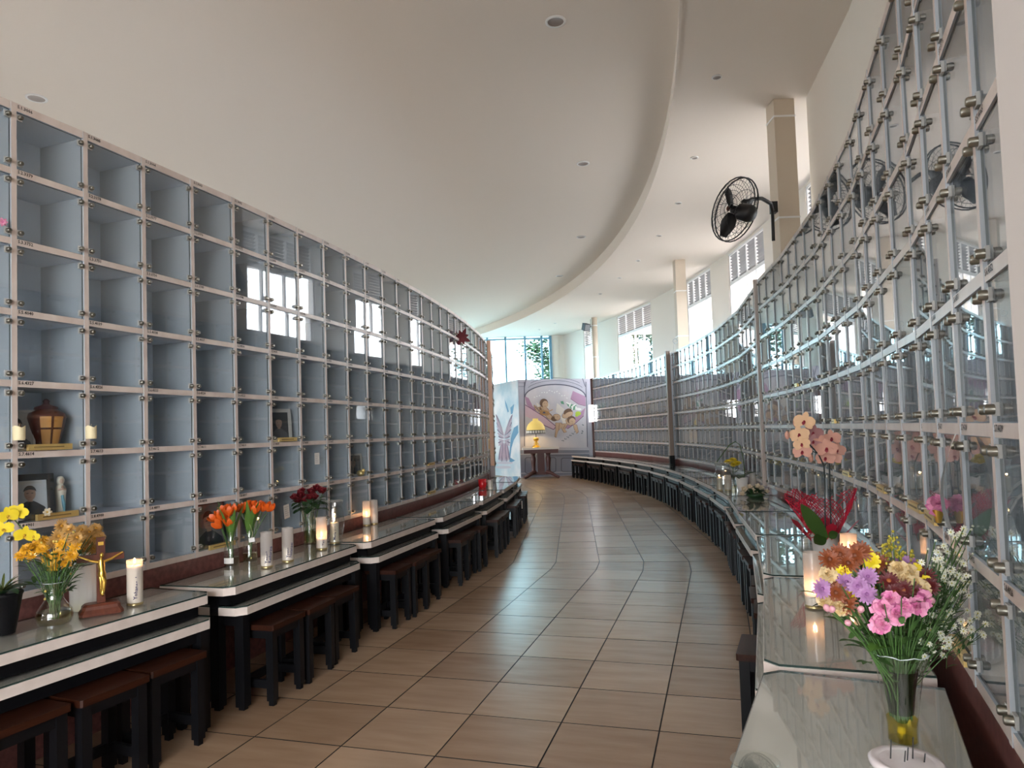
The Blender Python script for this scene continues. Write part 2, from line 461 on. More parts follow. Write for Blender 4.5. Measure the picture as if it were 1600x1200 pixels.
def niche_wall(name, label, c, R, phis, side, clips=300, labels=0, start=None, facet=3, f0=0):
    """curved bank of glass fronted niches; side=+1: aisle on the outside of the arc"""
    n = len(phis)
    arc = [Vector((c[0] + R * math.cos(a), c[1] + R * math.sin(a), 0)) for a in phis]
    cut = sorted(set([0, n - 1] + [i for i in range(n) if (i - f0) % facet == 0]))      # straight bays between these posts
    Fp = []
    for i0, i1 in zip(cut, cut[1:]):
        for i in range(i0, i1): Fp.append(arc[i0].lerp(arc[i1], (i - i0) / (i1 - i0)))
    Fp.append(arc[-1])
    sn = []
    for i in range(n - 1):
        d_ = (Fp[i + 1] - Fp[i]).normalized(); q_ = Vector((d_.y, -d_.x, 0)); rad = Fp[i] - Vector((c[0], c[1], 0))
        sn.append(q_ if q_.dot(rad) * -side > 0 else -q_)
    vn = [sn[0]] + [(sn[i - 1] + sn[i]).normalized() for i in range(1, n - 1)] + [sn[-1]]
    pt = lambda i, d: Fp[i] + vn[i] * d
    phis = list(range(n))
    base = pt(n // 2, .15)
    t = thing(name, label, 'niche wall', base)
    off = -base
    def put(o): o.location = off; return o
    # plinth, back panel, shelves
    def strip(d0, d1, z0, z1, name, mats, fm):
        b = MB(); vs = []
        for a in phis:
            p, q = pt(a, d0), pt(a, d1)
            vs += [(p.x, p.y, z0), (p.x, p.y, z1), (q.x, q.y, z0), (q.x, q.y, z1)]
        for k in range(n - 1):
            e = 4 * k
            fs = [(e, e + 4, e + 5, e + 1), (e + 1, e + 5, e + 7, e + 3), (e + 2, e + 3, e + 7, e + 6), (e, e + 2, e + 6, e + 4)]
            if side < 0: fs = [tuple(reversed(f)) for f in fs]
            for f, m in zip(fs, fm): b.add(vs, [f], m)
        e = 4 * (n - 1)
        b.add(vs, [(0, 1, 3, 2), (e, e + 2, e + 3, e + 1)], fm[0])
        return put(b.build(name, mats, t))
    strip(.012, DEP, 0, ZB, 'plinth', M['plinth'], (0, 0, 0, 0))
    strip(DEP - .02, DEP, ZB, ZT, 'back_panel', M['inner'], (0, 0, 0, 0))
    for z0, z1 in rails: strip(0, DEP - .02, z0, z1, 'shelf', [M['frame'], M['inner']], (0, 1 if z1 < ZT else 0, 1, 1))
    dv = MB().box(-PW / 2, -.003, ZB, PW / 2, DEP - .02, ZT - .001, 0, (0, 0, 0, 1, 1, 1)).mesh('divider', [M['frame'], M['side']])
    mats = []
    for a in phis:
        p = pt(a, 0); nrm = (pt(a, 1) - p).normalized()      # into the niche
        x = Vector((nrm.y, -nrm.x, 0))                        # so that x, y=nrm, z is right handed
        mm = Matrix.Translation(p + off) @ Matrix((x, nrm, Vector((0, 0, 1)))).transposed().to_4x4()
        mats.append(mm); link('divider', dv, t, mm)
    w = (pt(phis[1], 0) - pt(phis[0], 0)).length - PW - .006
    hts = [rails[k][0] - rails[k + 1][1] for k in range(NR)]
    pm = {}
    for hgt in set(round(h, 4) for h in hts):
        hh = hgt - .006
        pm[hgt] = MB().box(-w / 2, 0, -hh / 2, w / 2, .006, hh / 2, 0, (1, 1, 0, 1, 0, 1)).mesh('glass_pane', [M['pane'], M['edge']])
    rest = MB(); made = 0
    cells = {}
    order = range(n - 1)
    for i in order:
        p0, p1 = pt(phis[i], .006), pt(phis[i + 1], .006)
        mid = (p0 + p1) / 2; d = (p1 - p0).normalized()
        nin = (pt(phis[i], 1) - pt(phis[i], 0)); y = Vector((-d.y, d.x, 0)); y = y if y.dot(nin) > 0 else -y
        x = Vector((y.y, -y.x, 0))
        for k in range(NR):
            zc = (rails[k][0] + rails[k + 1][1]) / 2
            R3 = Matrix((x, y, Vector((0, 0, 1)))).transposed().to_4x4()
            mm = Matrix.Translation(mid + Vector((0, 0, zc))) @ R3
            cells[i, k] = mm
            jit = Matrix.Rotation(random.gauss(0, .0018), 4, 'Z') @ Matrix.Rotation(random.gauss(0, .0025), 4, 'X')
            link('glass_pane', pm[round(hts[k], 4)], t, Matrix.Translation(off) @ mm @ jit)
            for sx in (-1, 1):
                for sz in (-1, 1):
                    cm = mm @ Matrix.Translation((sx * (w / 2 - .014), -.003, sz * (hts[k] / 2 - .032)))
                    if made < clips: link('clip', clip_me, t, Matrix.Translation(off) @ cm); made += 1
                    else:
                        rest.M = Matrix.Translation(off) @ cm
                        rest.add([v.co for v in clip_me.vertices], [tuple(p.vertices) for p in clip_me.polygons], 0)
    if rest.v: stuff(rest.build('clips', M['steel'], t))
    for i in range(labels):
        for k in range(NR):
            num = start[k] - i
            me = text_mesh('S.%d.%d' % ((1, 2, 3, 5, 6, 7, 8)[k], num), .0235, .0006)
            m_ = mats[i if side > 0 else i + 1]
            lx = PW / 2 + .006
            z = (rails[k][0] + rails[k][1]) / 2 - .008
            o = link('number_label', me, t, m_ @ Matrix.Translation((lx, -.0012, z)) @ Matrix.Rotation(PI / 2, 4, 'X'))
    return t, cells
LC, LR = (-34.818, 15.486), 34.429
lphi = lambda i: -.353845 + .0117082 * i + 1.287e-5 * i * i
left_wall, LCELL = niche_wall('niche_wall', 'long curved wall of glass-fronted niches along the left of the aisle', LC, LR,
    [lphi(i) for i in range(-2, 25)], 1, labels=14, f0=0, start=[3008, 3381, 3754, 4042, 4329, 4616, 4903])
LCELL = {(i - 2, k): m for (i, k), m in LCELL.items()}
niche_wall('niche_wall', 'short run of glass niches beyond the tan wooden post on the left', LC, LR,
    [lphi(24) + .006 + .0122 * i for i in range(0, 13)], 1, clips=0)
RA = lambda i: -.4232853 + .0164573 * i
right_wall, RCELL = niche_wall('niche_wall', 'nearest right-hand wall of glass-fronted niches beside the mixed bouquet', (-21.189, 11.717), 24.498,
    [RA(i) for i in range(-1, 19)], -1, labels=4, facet=4, start=[3031, 3404, 3777, 4065, 4352, 4639, 4926])
RCELL = {(i - 1, k): m for (i, k), m in RCELL.items()}
RB = lambda j: -.236684 + .0160712 * j - 8.59e-5 * j * j
niche_wall('niche_wall', 'middle right-hand wall of glass niches before the round brown post', (-23.908, 15.287), 27.843, [RB(j) for j in range(0, 21)], -1, clips=0, facet=5)
niche_wall('niche_wall', 'far right-hand wall of glass niches ending at the painted arch', (-34.5, 15.9), 38.36, [.0240 + .201 * j / 19 for j in range(20)], -1, clips=0, facet=5)

def post(p, w, z0, z1, m, label, foot=None, rot=0.):
    t = thing('post', label, 'post', (p[0], p[1], 0), rot)
    h = w / 2
    MB().prism([(-h, -h + .01), (-h + .01, -h), (h - .01, -h), (h, -h + .01), (h, h), (-h, h)], z0, z1).build('shaft', m, t)
    if foot: MB().box(-h - .008, -h - .008, z0 - .13 if z0 > .2 else 0, h + .008, h + .008, z0 + .08).build('foot', foot, t)
    return t
post((-.383, 13.40), .075, .90, ZT - .02, M['orangepost'], 'tan wooden post at the far end of the left niches', M['redwood'])
post((3.80, 16.74), .10, .85, ZT + .03, M['brownpost'], 'brown post with black foot between right-hand niche walls', M['black'])
post((3.125, 8.74), .045, ZB, ZT + .02, M['frame'], 'slim pale post joining the two nearer right-hand niche walls')
post((2.87, 24.55), .10, 0, ZT + .02, M['redwood'], 'dark red post beside the painted arch at the far right')

# ------------------------------------------------------------------ tables and stools
TH, RIM, GT = .742, .046, .008
def slab(L, D, ch):
    return [(-L / 2, ch), (-L / 2 + ch, 0), (L / 2 - ch, 0), (L / 2, ch), (L / 2, D), (-L / 2, D)]
_tm = {}
def table(A, B, side, low, label, cat_name, group, D):
    """A, B: ends of the front edge; local x along the front, local y towards the wall"""
    A, B = Vector((*A, 0)), Vector((*B, 0))
    if side < 0: A, B = B, A
    d = B - A; L = d.length
    h = .612 if low else TH
    key = (round(L, 3), low, side)
    mid = (A + B) / 2
    t = thing(cat_name, label, 'table', mid, math.atan2(d.y, d.x), group)
    b = MB().prism(slab(L, D, .05), h - RIM, h, 0, 1)
    b.build('stone_top', [M['rim'], M['tabletop']], t)
    gl = MB(); p = slab(L - .006, D - .004, .05); gl.prism([(x, y + .003) for x, y in p], h + .001, h + .001 + GT, 1, 0, 0)
    gl.build('glass_top', [M['topglass'], M['edge']], t)
    i = .045 if low else .07
    ap = MB().box(-L / 2 + i, .05, h - RIM - .07, L / 2 - i, .075, h - RIM).box(-L / 2 + i, D - .075, h - RIM - .07, L / 2 - i, D - .05, h - RIM)
    ap.box(-L / 2 + i, .05, h - RIM - .07, -L / 2 + i + .025, D - .05, h - RIM).box(L / 2 - i - .025, .05, h - RIM - .07, L / 2 - i, D - .05, h - RIM)
    ap.build('apron', M['black'], t)
    lg = .062
    for sx in (-1, 1):
        for y in (.02 if low else .13, D - .04 - lg):
            x = sx * (L / 2 - i + .01) - (lg if sx > 0 else 0)
            lb = MB().box(x, y, .02, x + lg, y + lg, h - RIM).box(x + .012, y + .012, 0, x + lg - .012, y + lg - .012, .02)
            lb.build('leg', M['black'], t)
    return t, mid, d.normalized()
_st = None
def stool(loc, rz, label, group):
    global _st
    if _st is None:
        w, dp, h, l = .355, .28, .485, .048
        seat = MB().prism([(-w / 2, -dp / 2 + .008), (-w / 2 + .008, -dp / 2), (w / 2 - .008, -dp / 2), (w / 2, -dp / 2 + .008), (w / 2, dp / 2), (-w / 2, dp / 2)], h - .032, h).mesh('seat', M['seat'])
        legs = []
        for sx in (-1, 1):
            for sy in (-1, 1):
                x, y = sx * (w / 2 - .012), sy * (dp / 2 - .012)
                x0, y0 = min(x, x - sx * l), min(y, y - sy * l)
                legs.append(MB().box(x0, y0, .03, x0 + l, y0 + l, h - .032).box(x0 + .008, y0 + .008, 0, x0 + l - .008, y0 + l - .008, .03).mesh('leg', M['black']))
        a = w / 2 - .02; c = dp / 2 - .02
        ap = MB()
        for y in (-c, c - .02): ap.box(-a, y, h - .085, a, y + .02, h - .032)
        for x in (-a, a - .02): ap.box(x, -c, h - .085, x + .02, c, h - .032)
        rl = MB().box(-a, c - .03, .10, a, c - .008, .15)
        for x in (-a + .005, a - .027): rl.box(x, -c, .10, x + .022, c, .15)
        _st = (seat, legs, ap.mesh('apron', M['black']), rl.mesh('stretcher', M['black']))
    t = thing('stool', label, 'stool', loc, rz, group)
    link('seat', _st[0], t); link('apron', _st[2], t); link('stretcher', _st[3], t)
    for l in _st[1]: link('leg', l, t)
LT = [((-2.333, 2.56), (-1.721, 4.023)), ((-1.677, 4.132), (-1.245, 5.643)), ((-1.19, 5.72), (-.79, 7.193)), ((-.754, 7.29), (-.425, 8.80)),
      ((-.40, 8.89), (-.170, 10.42)), ((-.150, 10.52), (.02, 12.02)), ((.035, 12.12), (.135, 13.62))]
RT = [((.19, 1.11), (.854, 2.481)), ((.868, 2.53), (1.38, 3.95)), ((1.395, 4.0), (1.846, 5.40)), ((1.86, 5.45), (2.19, 6.90)), ((2.21, 6.96), (2.56, 8.42)),
      ((2.58, 8.50), (2.80, 9.98)), ((2.82, 10.06), (2.98, 11.55)), ((3.0, 11.63), (3.13, 13.12)), ((3.14, 13.2), (3.19, 14.7)), ((3.20, 14.78), (3.19, 16.28)),
      ((3.185, 16.36), (3.09, 17.86)), ((3.08, 17.94), (2.92, 19.43)), ((2.91, 19.51), (2.68, 20.99)), ((2.67, 21.07), (2.38, 22.54)), ((2.36, 22.62), (2.02, 24.08))]
for side, units, sname in ((1, LT, 'left-hand'), (-1, RT, 'right-hand')):
    for i, (A, B) in enumerate(units):
        where = '%s %s table from the viewer' % (ORD[i], sname)
        D = .50 if side > 0 else .54
        t, mid, d = table(A, B, side, False, 'glass-topped altar table, %s' % where, 'altar_table', 'glass-topped tables along the %s niches' % sname, D)
        A_, B_ = Vector(A), Vector(B); dd = (B_ - A_).normalized(); nn = Vector((dd.y, -dd.x)) * side
        a2 = A_ + dd * .06 + nn * .035; b2 = B_ - dd * .02 + nn * .035
        table(tuple(a2), tuple(b2), side, True, 'low white-edged table nested under the %s' % where, 'nesting_table', 'low nesting tables on the %s side' % sname, .40)
        Lt = (b2 - a2).length
        ns = 4 if i == 0 else 3
        for k in range(ns):
            f = (.30 + .378 * k if i else 1.17 - .382 * (3 - k)) + random.uniform(-.004, .004)
            p = a2 + dd * f + nn * ((-.03 if side > 0 else -.125) + random.uniform(-.015, .02))
            rz = math.atan2(dd.y, dd.x) + (0 if side > 0 else PI) + random.uniform(-.025, .025)
            stool((p.x, p.y, 0), rz, 'black stool with wooden seat, %s under the %s' % (ORD[k], where), 'stools under the %s tables' % sname)
q = at_h(1171, 1012, .485)
stool((q.x + .10, q.y + .02, 0), math.atan2(.942, .337) + PI - .05, 'black stool pushed out into the aisle beside the second right-hand table', 'stools under the right-hand tables')

# ------------------------------------------------------------------ columns, fan, floodlight, ceiling lights
def column(p, w, label, rings, lamp=None):
    t = thing('column', label, 'column', (p[0], p[1], 0))
    MB().box(-w / 2, -w / 2, 0, w / 2, w / 2, CL).build('shaft', M['col'], t)
    for z in rings: MB().box(-w / 2 - .006, -w / 2 - .006, z - .012, w / 2 + .006, w / 2 + .006, z + .012).build('joint', M['white'], t)
    return t
column((3.705, 9.135), .27, 'square cream column that carries the black wall fan', (4.28, 2.9, 5.62))
column((4.42, 17.75), .26, 'square cream column behind the middle right-hand niche wall', (5.05, 3.9))
t = thing('pipe', 'round cream downpipe at the far end beside the floodlight', 'pipe', (3.27, 26.4, 0))
MB().lathe([(.11, 0), (.11, CL)], 16).build('tube', M['col'], t)
for z in (5.54, 4.35, 3.0): MB().lathe([(.118, z - .02), (.118, z + .02)], 16).build('joint', M['white'], t)

fc = at_y(1148.5, 328, 8.45)
t = thing('wall_fan', 'large black caged wall fan on the cream column', 'fan', fc)
n = Vector((-.55, .70, .45)).normalized()
Mx = aim((0, 0, 0), n)                                     # local z: blowing direction
RF = .385
cage = MB(); cage.M = Mx
def ring(mb, r, z, th, n_=28): mb.tube([(r * math.cos(2 * PI * i / n_), r * math.sin(2 * PI * i / n_), z) for i in range(n_ + 1)], th, 5)
rims = MB(); rims.M = Mx; ring(rims, RF, .02, .009); ring(rims, RF, -.03, .009); rims.build('cage_rim', M['wire'], t)
for r, z in ((.08, .10), (.15, .098), (.22, .088), (.29, .07), (.345, .045)): ring(cage, r, z, .0028, 24)
for i in range(40):
    a = 2 * PI * i / 40; a2 = a + .5
    cage.tube([(.06 * math.cos(a2), .06 * math.sin(a2), .10), (.22 * math.cos(a + .2), .22 * math.sin(a + .2), .088), (RF * math.cos(a), RF * math.sin(a), .02)], .0022, 4)
stuff(cage.build('front_guard', M['wire'], t))
cage = MB(); cage.M = Mx
for r, z in ((.14, -.12), (.26, -.10)): ring(cage, r, z, .003, 24)
for i in range(16):
    a = 2 * PI * i / 16
    cage.tube([(.10 * math.cos(a + .6), .10 * math.sin(a + .6), -.12), (.26 * math.cos(a + .25), .26 * math.sin(a + .25), -.10), (RF * math.cos(a), RF * math.sin(a), -.03)], .003, 4)
stuff(cage.build('rear_guard', M['wire'], t))
for k in range(3):
    b = MB(); b.M = Mx @ Matrix.Rotation(2 * PI * k / 3 + .62, 4, 'Z')
    vs = []; 
    for j in range(6):
        s_ = j / 5; x = .05 + .29 * s_; w_ = .05 + .05 * math.sin(PI * min(1, s_ * 1.1)); tw = .55 - .25 * s_
        for e in (-1, 1):
            for th in (-.003, .003): vs.append((x, e * w_ * math.cos(tw), e * w_ * math.sin(tw) + th + .015))
    fs = []
    for j in range(5):
        q = 4 * j; fs += [(q, q + 4, q + 6, q + 2), (q + 1, q + 3, q + 7, q + 5), (q, q + 1, q + 5, q + 4), (q + 2, q + 6, q + 7, q + 3)]
    fs += [(0, 2, 3, 1), (20, 21, 23, 22)]
    b.add(vs, fs, 0, True); b.build('blade', M['wire'], t)
b = MB(); b.M = Mx; b.lathe([(.045, .04), (.05, .02), (.05, -.02)], 14).build('hub', M['wire'], t)
b = MB(); b.M = Mx; b.lathe([(.0, -.27), (.085, -.265), (.105, -.23), (.105, -.09), (.08, -.06), (.03, -.05), (.03, .0)], 16).build('motor', M['wire'], t)
b = MB(); b.M = Mx; b.lathe([(.03, .095), (.035, .105), (.028, .112), (0, .112)], 12).build('badge', C('fan_badge', (.16, .05, .03)), t)
a1, a2, a3 = at_y(1163, 316, 8.50) - fc, at_y(1190, 310, 8.70) - fc, at_y(1204, 318, 8.85) - fc
b4, b5 = at_y(1207, 330, 8.92) - fc, at_y(1208.5, 376, 8.92) - fc
b = MB().tube([a1, (a1 + a2) / 2 + Vector((0, 0, .015)), a2, a3, b4], .024, 8); b.ball(a1, .04).tube([a1, a1 + Vector((-.01, .02, -.12))], .03, 8); b.build('arm', M['wire'], t)
MB().tube([b4, b5], .022, 8).build('post', M['wire'], t)
bx = at_y(1209, 325, 8.96) - fc
MB().box(bx.x - .045, bx.y - .06, bx.z - .07, bx.x + .03, bx.y + .035, bx.z + .07).build('bracket', M['wire'], t)

fp = at_y(915, 511, 26.3)
t = thing('floodlight', 'dark floodlight fixed to the cream downpipe at the far end', 'floodlight', fp)
b = MB(); b.M = Matrix.Rotation(.5, 4, 'Z') @ Matrix.Rotation(.35, 4, 'X')
b.prism([(-.13, -.12), (.13, -.12), (.09, .12), (-.09, .12)], -.13, .13).build('housing', C('flood_body', (.03, .04, .06)), t)
b = MB(); b.M = Matrix.Rotation(.5, 4, 'Z') @ Matrix.Rotation(.35, 4, 'X')
b.box(-.11, -.128, -.11, .11, -.12, .11).build('lens', C('flood_lens', (.08, .10, .12), .1), t)
MB().tube([(.05, .08, .0), (.22, .10, .02)], .025, 6).tube([(.20, .09, 0), (.20, .05, .30)], .008, 5).build('bracket', M['wire'], t)

def downlight(p, r, label, group):
    t = thing('downlight', label, 'ceiling light', p, 0, group)
    MB().lathe([(r, 0), (r * 1.0, -.012), (r * .80, -.016), (r * .76, .0)], 20).build('ring', M['white'], t)
    MB().lathe([(r * .78, -.010), (r * .5, -.006), (r * .45, -.004), (.0001, -.003)], 16, 0, True, cap=False).build('reflector', C('lamp_reflector', (.34, .30, .28), .35), t)
for i, (x, y, r) in enumerate(((57, 153, .125), (868, 33, .115), (911, 255, .11), (908, 370, .11), (874, 431, .11))):
    downlight(at_h(x, y, CH), r, 'large round ceiling downlight, %s' % (('alone above the nearest left niches', 'nearest one above the middle of the aisle', 'second one along the middle of the aisle', 'third one along the middle of the aisle', 'farthest one along the middle of the aisle')[i]), 'large downlights in the higher ceiling')
for i, (x, y) in enumerate(((1120, 120), (1085, 246), (1060, 317), (1030, 368), (997, 407), (968, 434), (938, 459), (867, 505), (843, 515))):
    downlight(at_h(x, y, CL), .062, 'small round downlight in the low ceiling, %s from the viewer' % ORD[i], 'small downlights in the low ceiling by the windows')

# ------------------------------------------------------------------ far end: painted walls, altar, wall lamp
MA, MBp = Vector((.29, 24.62, 0)), Vector((2.93, 25.32, 0))
class Plane:
    """painted wall between two floor points; crop pixels map to its surface"""
    def __init__(s, a, b):
        s.a = a; s.d = (b - a); s.L = s.d.length; s.d.normalize(); s.n = Vector((s.d.y, -s.d.x, 0))
        if s.n.y > 0: s.n = -s.n
    def uv(s, u, v):
        r = ray(760 + u / 6.6667, 580 + v / 6.6667)
        o = Vector((0, 0, EYE)); k = (s.a - o).dot(s.n) / r.dot(s.n); p = o + r * k
        return (p - s.a).dot(s.d), p.z
def paint(pl, root, name, polys, m, lay):
    b = MB()
    for po in polys:
        q = [pl.uv(u, v) for u, v in po]
        ar = sum(q[i][0] * q[i - 1][1] - q[i - 1][0] * q[i][1] for i in range(len(q)))
        if ar > 0: q.reverse()
        vs = [pl.d * x + Vector((0, 0, z)) + pl.n * (.002 * lay) for x, z in q]
        b.add(vs, [tuple(range(len(q)))])
    b2 = b.build(name, m, root); return b2
def ell(cx, cy, rx, ry, rot=0, n=14):
    c, s = math.cos(rot), math.sin(rot)
    return [(cx + rx * math.cos(2 * PI * i / n) * c - ry * math.sin(2 * PI * i / n) * s, cy + rx * math.cos(2 * PI * i / n) * s + ry * math.sin(2 * PI * i / n) * c) for i in range(n)]
def line(pts, w):
    out = []
    for (x0, y0), (x1, y1) in zip(pts, pts[1:]):
        d = math.hypot(x1 - x0, y1 - y0); nx, ny = -(y1 - y0) / d * w / 2, (x1 - x0) / d * w / 2
        out.append([(x0 + nx, y0 + ny), (x1 + nx, y1 + ny), (x1 - nx, y1 - ny), (x0 - nx, y0 - ny)])
    return out
HT = 3.46
pl = Plane(MA, MBp)
t = thing('mural_wall', 'grey painted mural wall with an arch and three cherubs', 'mural', MA)
b = MB(); e = pl.d * pl.L; k = -pl.n * .12
vs = [Vector((0, 0, 0)), e, e + k, k]; b.add([v for v in vs] + [v + Vector((0, 0, HT)) for v in vs], [(3, 2, 1, 0), (4, 5, 6, 7), (0, 1, 5, 4), (1, 2, 6, 5), (2, 3, 7, 6), (3, 0, 4, 7)])
b.build('panel', C('mural_grey', (.40, .40, .47), .6, noise=((.45, .44, .51), 2.5, 3)), t)
dk = C('mural_line', (.10, .10, .14)); lil = C('mural_lilac', (.40, .24, .36)); pk = C('mural_pink', (.62, .45, .53)); skin = C('mural_skin', (.56, .39, .26)); skd = C('mural_skin_shade', (.20, .11, .06))
arch = [(400 + 317 * (1 - math.cos(PI * i / 20)), 270 - 132 * math.sin(PI * i / 20)) for i in range(21)]
paint(pl, t, 'lunette', [arch + [(1052, 800), (408, 790)]], C('mural_sky', (.60, .57, .60), .6, noise=((.48, .48, .54), 1.6, 3)), 1)
paint(pl, t, 'arch_line', line(arch, 12) + line([(x, y - 40) for x, y in arch[3:-3]], 4) + line([(x, y - 68) for x, y in arch[4:-4]], 4) + line([(395, 110), (396, 780)], 8) + line([(1036, 110), (1052, 790)], 8) + line([(412, 85), (396, 170)], 8) + line([(1000, 75), (1030, 160)], 7) + line([(335, 120), (405, 122)], 4) + line([(335, 160), (398, 160)], 4), dk, 2)
paint(pl, t, 'drape', [[(400, 262), (440, 280), (480, 360), (520, 405), (490, 415), (420, 350)], [(900, 205), (1030, 262), (1035, 365), (960, 345), (875, 290)], [(1030, 380), (1012, 465), (930, 540), (845, 600), (800, 590), (930, 470)]], lil, 2)
paint(pl, t, 'hammock', [[(402, 350), (500, 410), (600, 475), (730, 575), (705, 608), (560, 545), (480, 500), (404, 470)]], pk, 2)
paint(pl, t, 'shadow', line([(402, 350), (500, 410), (610, 480), (725, 575), (700, 608), (560, 545)], 8) + line([(880, 290), (960, 345), (1030, 362)], 5) + line([(845, 600), (930, 540), (1012, 465)], 7), C('mural_plum', (.20, .10, .18)), 3)
paint(pl, t, 'wing', [[(520, 325), (545, 345), (580, 380), (530, 380)], [(640, 320), (658, 350), (650, 390), (625, 380)], [(735, 330), (815, 400), (770, 468), (722, 425)], [(770, 470), (840, 500), (845, 545), (800, 555)]], C('mural_white', (.72, .68, .63)), 3)
hd_ = C('mural_hair', (.15, .085, .05))
CH_ = [ell(600, 408, 56, 36, .5), ell(652, 468, 56, 25, .7), ell(520, 388, 40, 13, 1.0), ell(560, 395, 26, 20, .3), ell(845, 452, 58, 32, -.4), ell(730, 480, 38, 32), ell(860, 530, 40, 26, .8),
    [(720, 540), (780, 540), (790, 580), (745, 620), (730, 690), (712, 680), (722, 610)], [(785, 550), (850, 545), (815, 600), (835, 630), (810, 640), (785, 600)], [(905, 555), (940, 560), (958, 630), (935, 650), (915, 600)]]
OUT_ = [[(u + 3.2 * (1 if u > sum(a_ for a_, _ in q_) / len(q_) else -1), v + 3.2 * (1 if v > sum(b_ for _, b_ in q_) / len(q_) else -1)) for u, v in q_] for q_ in CH_]
paint(pl, t, 'cherub_outline', OUT_, skd, 3.4)
paint(pl, t, 'cherub', CH_, skin, 4)
paint(pl, t, 'hair', [ell(598, 332, 44, 46), ell(850, 424, 48, 34, -.4), ell(884, 506, 44, 42), ell(706, 496, 34, 26)], hd_, 4.4)
paint(pl, t, 'cherub_face', [ell(611, 346, 31, 38, .1), ell(893, 522, 34, 34, .2), ell(738, 478, 30, 28), ell(857, 450, 48, 24, -.4)], skin, 4.8)
paint(pl, t, 'features', line([(598, 335), (608, 333)], 3.5) + line([(618, 333), (628, 336)], 3.5) + line([(606, 366), (620, 366)], 3.5) + line([(882, 520), (898, 524)], 3.5) + line([(890, 540), (902, 541)], 3) + line([(734, 474), (746, 476)], 3) + line([(660, 445), (700, 490)], 4) + line([(760, 545), (750, 610)], 4) + line([(820, 560), (800, 600)], 4) + line([(560, 390), (600, 400)], 3), skd, 5.2)
paint(pl, t, 'lute', [ell(605, 435, 55, 28, .15)] + line([(655, 415), (690, 400)], 8), C('mural_lute', (.46, .25, .10)), 5.6)
paint(pl, t, 'lute_hole', [ell(600, 430, 14, 9)] + line([(552, 415), (505, 370)], 6) + line([(575, 440), (640, 440)], 2.5), dk, 6)
paint(pl, t, 'foliage', [[(770, 315), (800, 310), (810, 345), (780, 340)], [(830, 330), (935, 355), (945, 400), (900, 405), (850, 365)]], C('mural_green', (.12, .32, .20)), 3)
paint(pl, t, 'lily', [ell(850, 335, 26, 8, .5), ell(870, 350, 8, 24, .3), ell(905, 360, 30, 8, -.6), ell(895, 385, 8, 24, .2), ell(955, 395, 34, 14, .1), ell(935, 385, 10, 22, -.3)] + [ell(500 + 26 * i, 290 - 90 * math.sin(PI * (i + 1) / 15) + (i % 3) * 9, 8, 4, i) for i in range(14)], C('mural_lily', (.80, .82, .80)), 5)
paint(pl, t, 'bud', [ell(955, 440, 30, 22), ell(940, 460, 16, 14)], C('mural_lime', (.42, .58, .06)), 4)
paint(pl, t, 'garland', [ell(790 + 13 * i, 722 - 9 * i + (i % 2) * 12, 9, 3.5, i * .9) for i in range(11)] + [ell(1000, 625, 12, 6, .6), ell(995, 645, 10, 6, -.6), ell(1005, 560, 12, 5, .4)], C('mural_slate', (.14, .17, .19)), 3)
paint(pl, t, 'wainscot', [[(352, 806), (1070, 806), (1075, 1075), (360, 1100)]], C('mural_bluegrey', (.25, .27, .34)), 2)
paint(pl, t, 'frieze', [[(352, 806), (1070, 806), (1070, 822), (352, 822)], [(352, 860), (1070, 850), (1070, 858), (352, 868)], [(355, 1058), (1072, 1040), (1072, 1050), (355, 1070)]], C('mural_pale', (.50, .51, .58)), 3)
paint(pl, t, 'dentil', [[(650 + i * 15, 872), (659 + i * 15, 872), (659 + i * 15, 886), (650 + i * 15, 886)] for i in range(27)], dk, 4)
fr_ = []
for u0, v0, u1, v1 in ((780, 905, 910, 1045), (640, 900, 722, 1050), (402, 900, 480, 1062)):
    fr_ += line([(u0 + 14, v0), (u1 - 14, v0), (u1, v0 + 14), (u1, v1 - 14), (u1 - 14, v1), (u0 + 14, v1), (u0, v1 - 14), (u0, v0 + 14), (u0 + 14, v0)], 7)
paint(pl, t, 'panel_outline', fr_, dk, 4)

BA, BB = MA + Vector((-.02, .02, 0)), Vector((-1.15, 27.9, 0))
pb = Plane(BA, BB)
t2 = thing('mural_wall', 'pale blue cloud mural wall with a winged angel figure', 'mural', BA)
e = pb.d * pb.L; k = -pb.n * .12
b = MB(); vs = [Vector((0, 0, 0)), e, e + k, k]; b.add([v for v in vs] + [v + Vector((0, 0, HT)) for v in vs], [(0, 1, 2, 3), (7, 6, 5, 4), (4, 5, 1, 0), (5, 6, 2, 1), (6, 7, 3, 2), (7, 4, 0, 3)])
b.build('panel', C('mural_cloud', (.74, .79, .84), .6, noise=((.38, .58, .70), 1.3, 4)), t2)
wg = C('mural_wing', (.20, .18, .27)); wl = C('mural_wing_pale', (.42, .38, .48)); ds = C('mural_dress', (.42, .33, .42))
paint(pb, t2, 'sky_patch', [[(285, 590), (330, 560), (333, 640), (285, 720), (262, 800), (250, 900), (300, 930), (240, 960), (240, 850), (255, 700)], [(190, 290), (215, 350), (235, 420), (222, 430), (200, 360)], [(250, 380), (290, 340), (275, 440), (255, 450)]], C('mural_blue', (.10, .30, .50)), 1)
def plume(bx_, by_, tx_, ty_, w_):
    d_ = math.hypot(tx_ - bx_, ty_ - by_); nx_, ny_ = -(ty_ - by_) / d_ * w_, (tx_ - bx_) / d_ * w_
    return [(bx_ + (tx_ - bx_) * f + nx_ * k_, by_ + (ty_ - by_) * f + ny_ * k_) for f, k_ in ((0, .3), (.35, .9), (.7, 1), (.92, .6), (1, 0), (.92, -.6), (.7, -1), (.35, -.9), (0, -.3))]
ev_, od_, tl_ = [], [], []
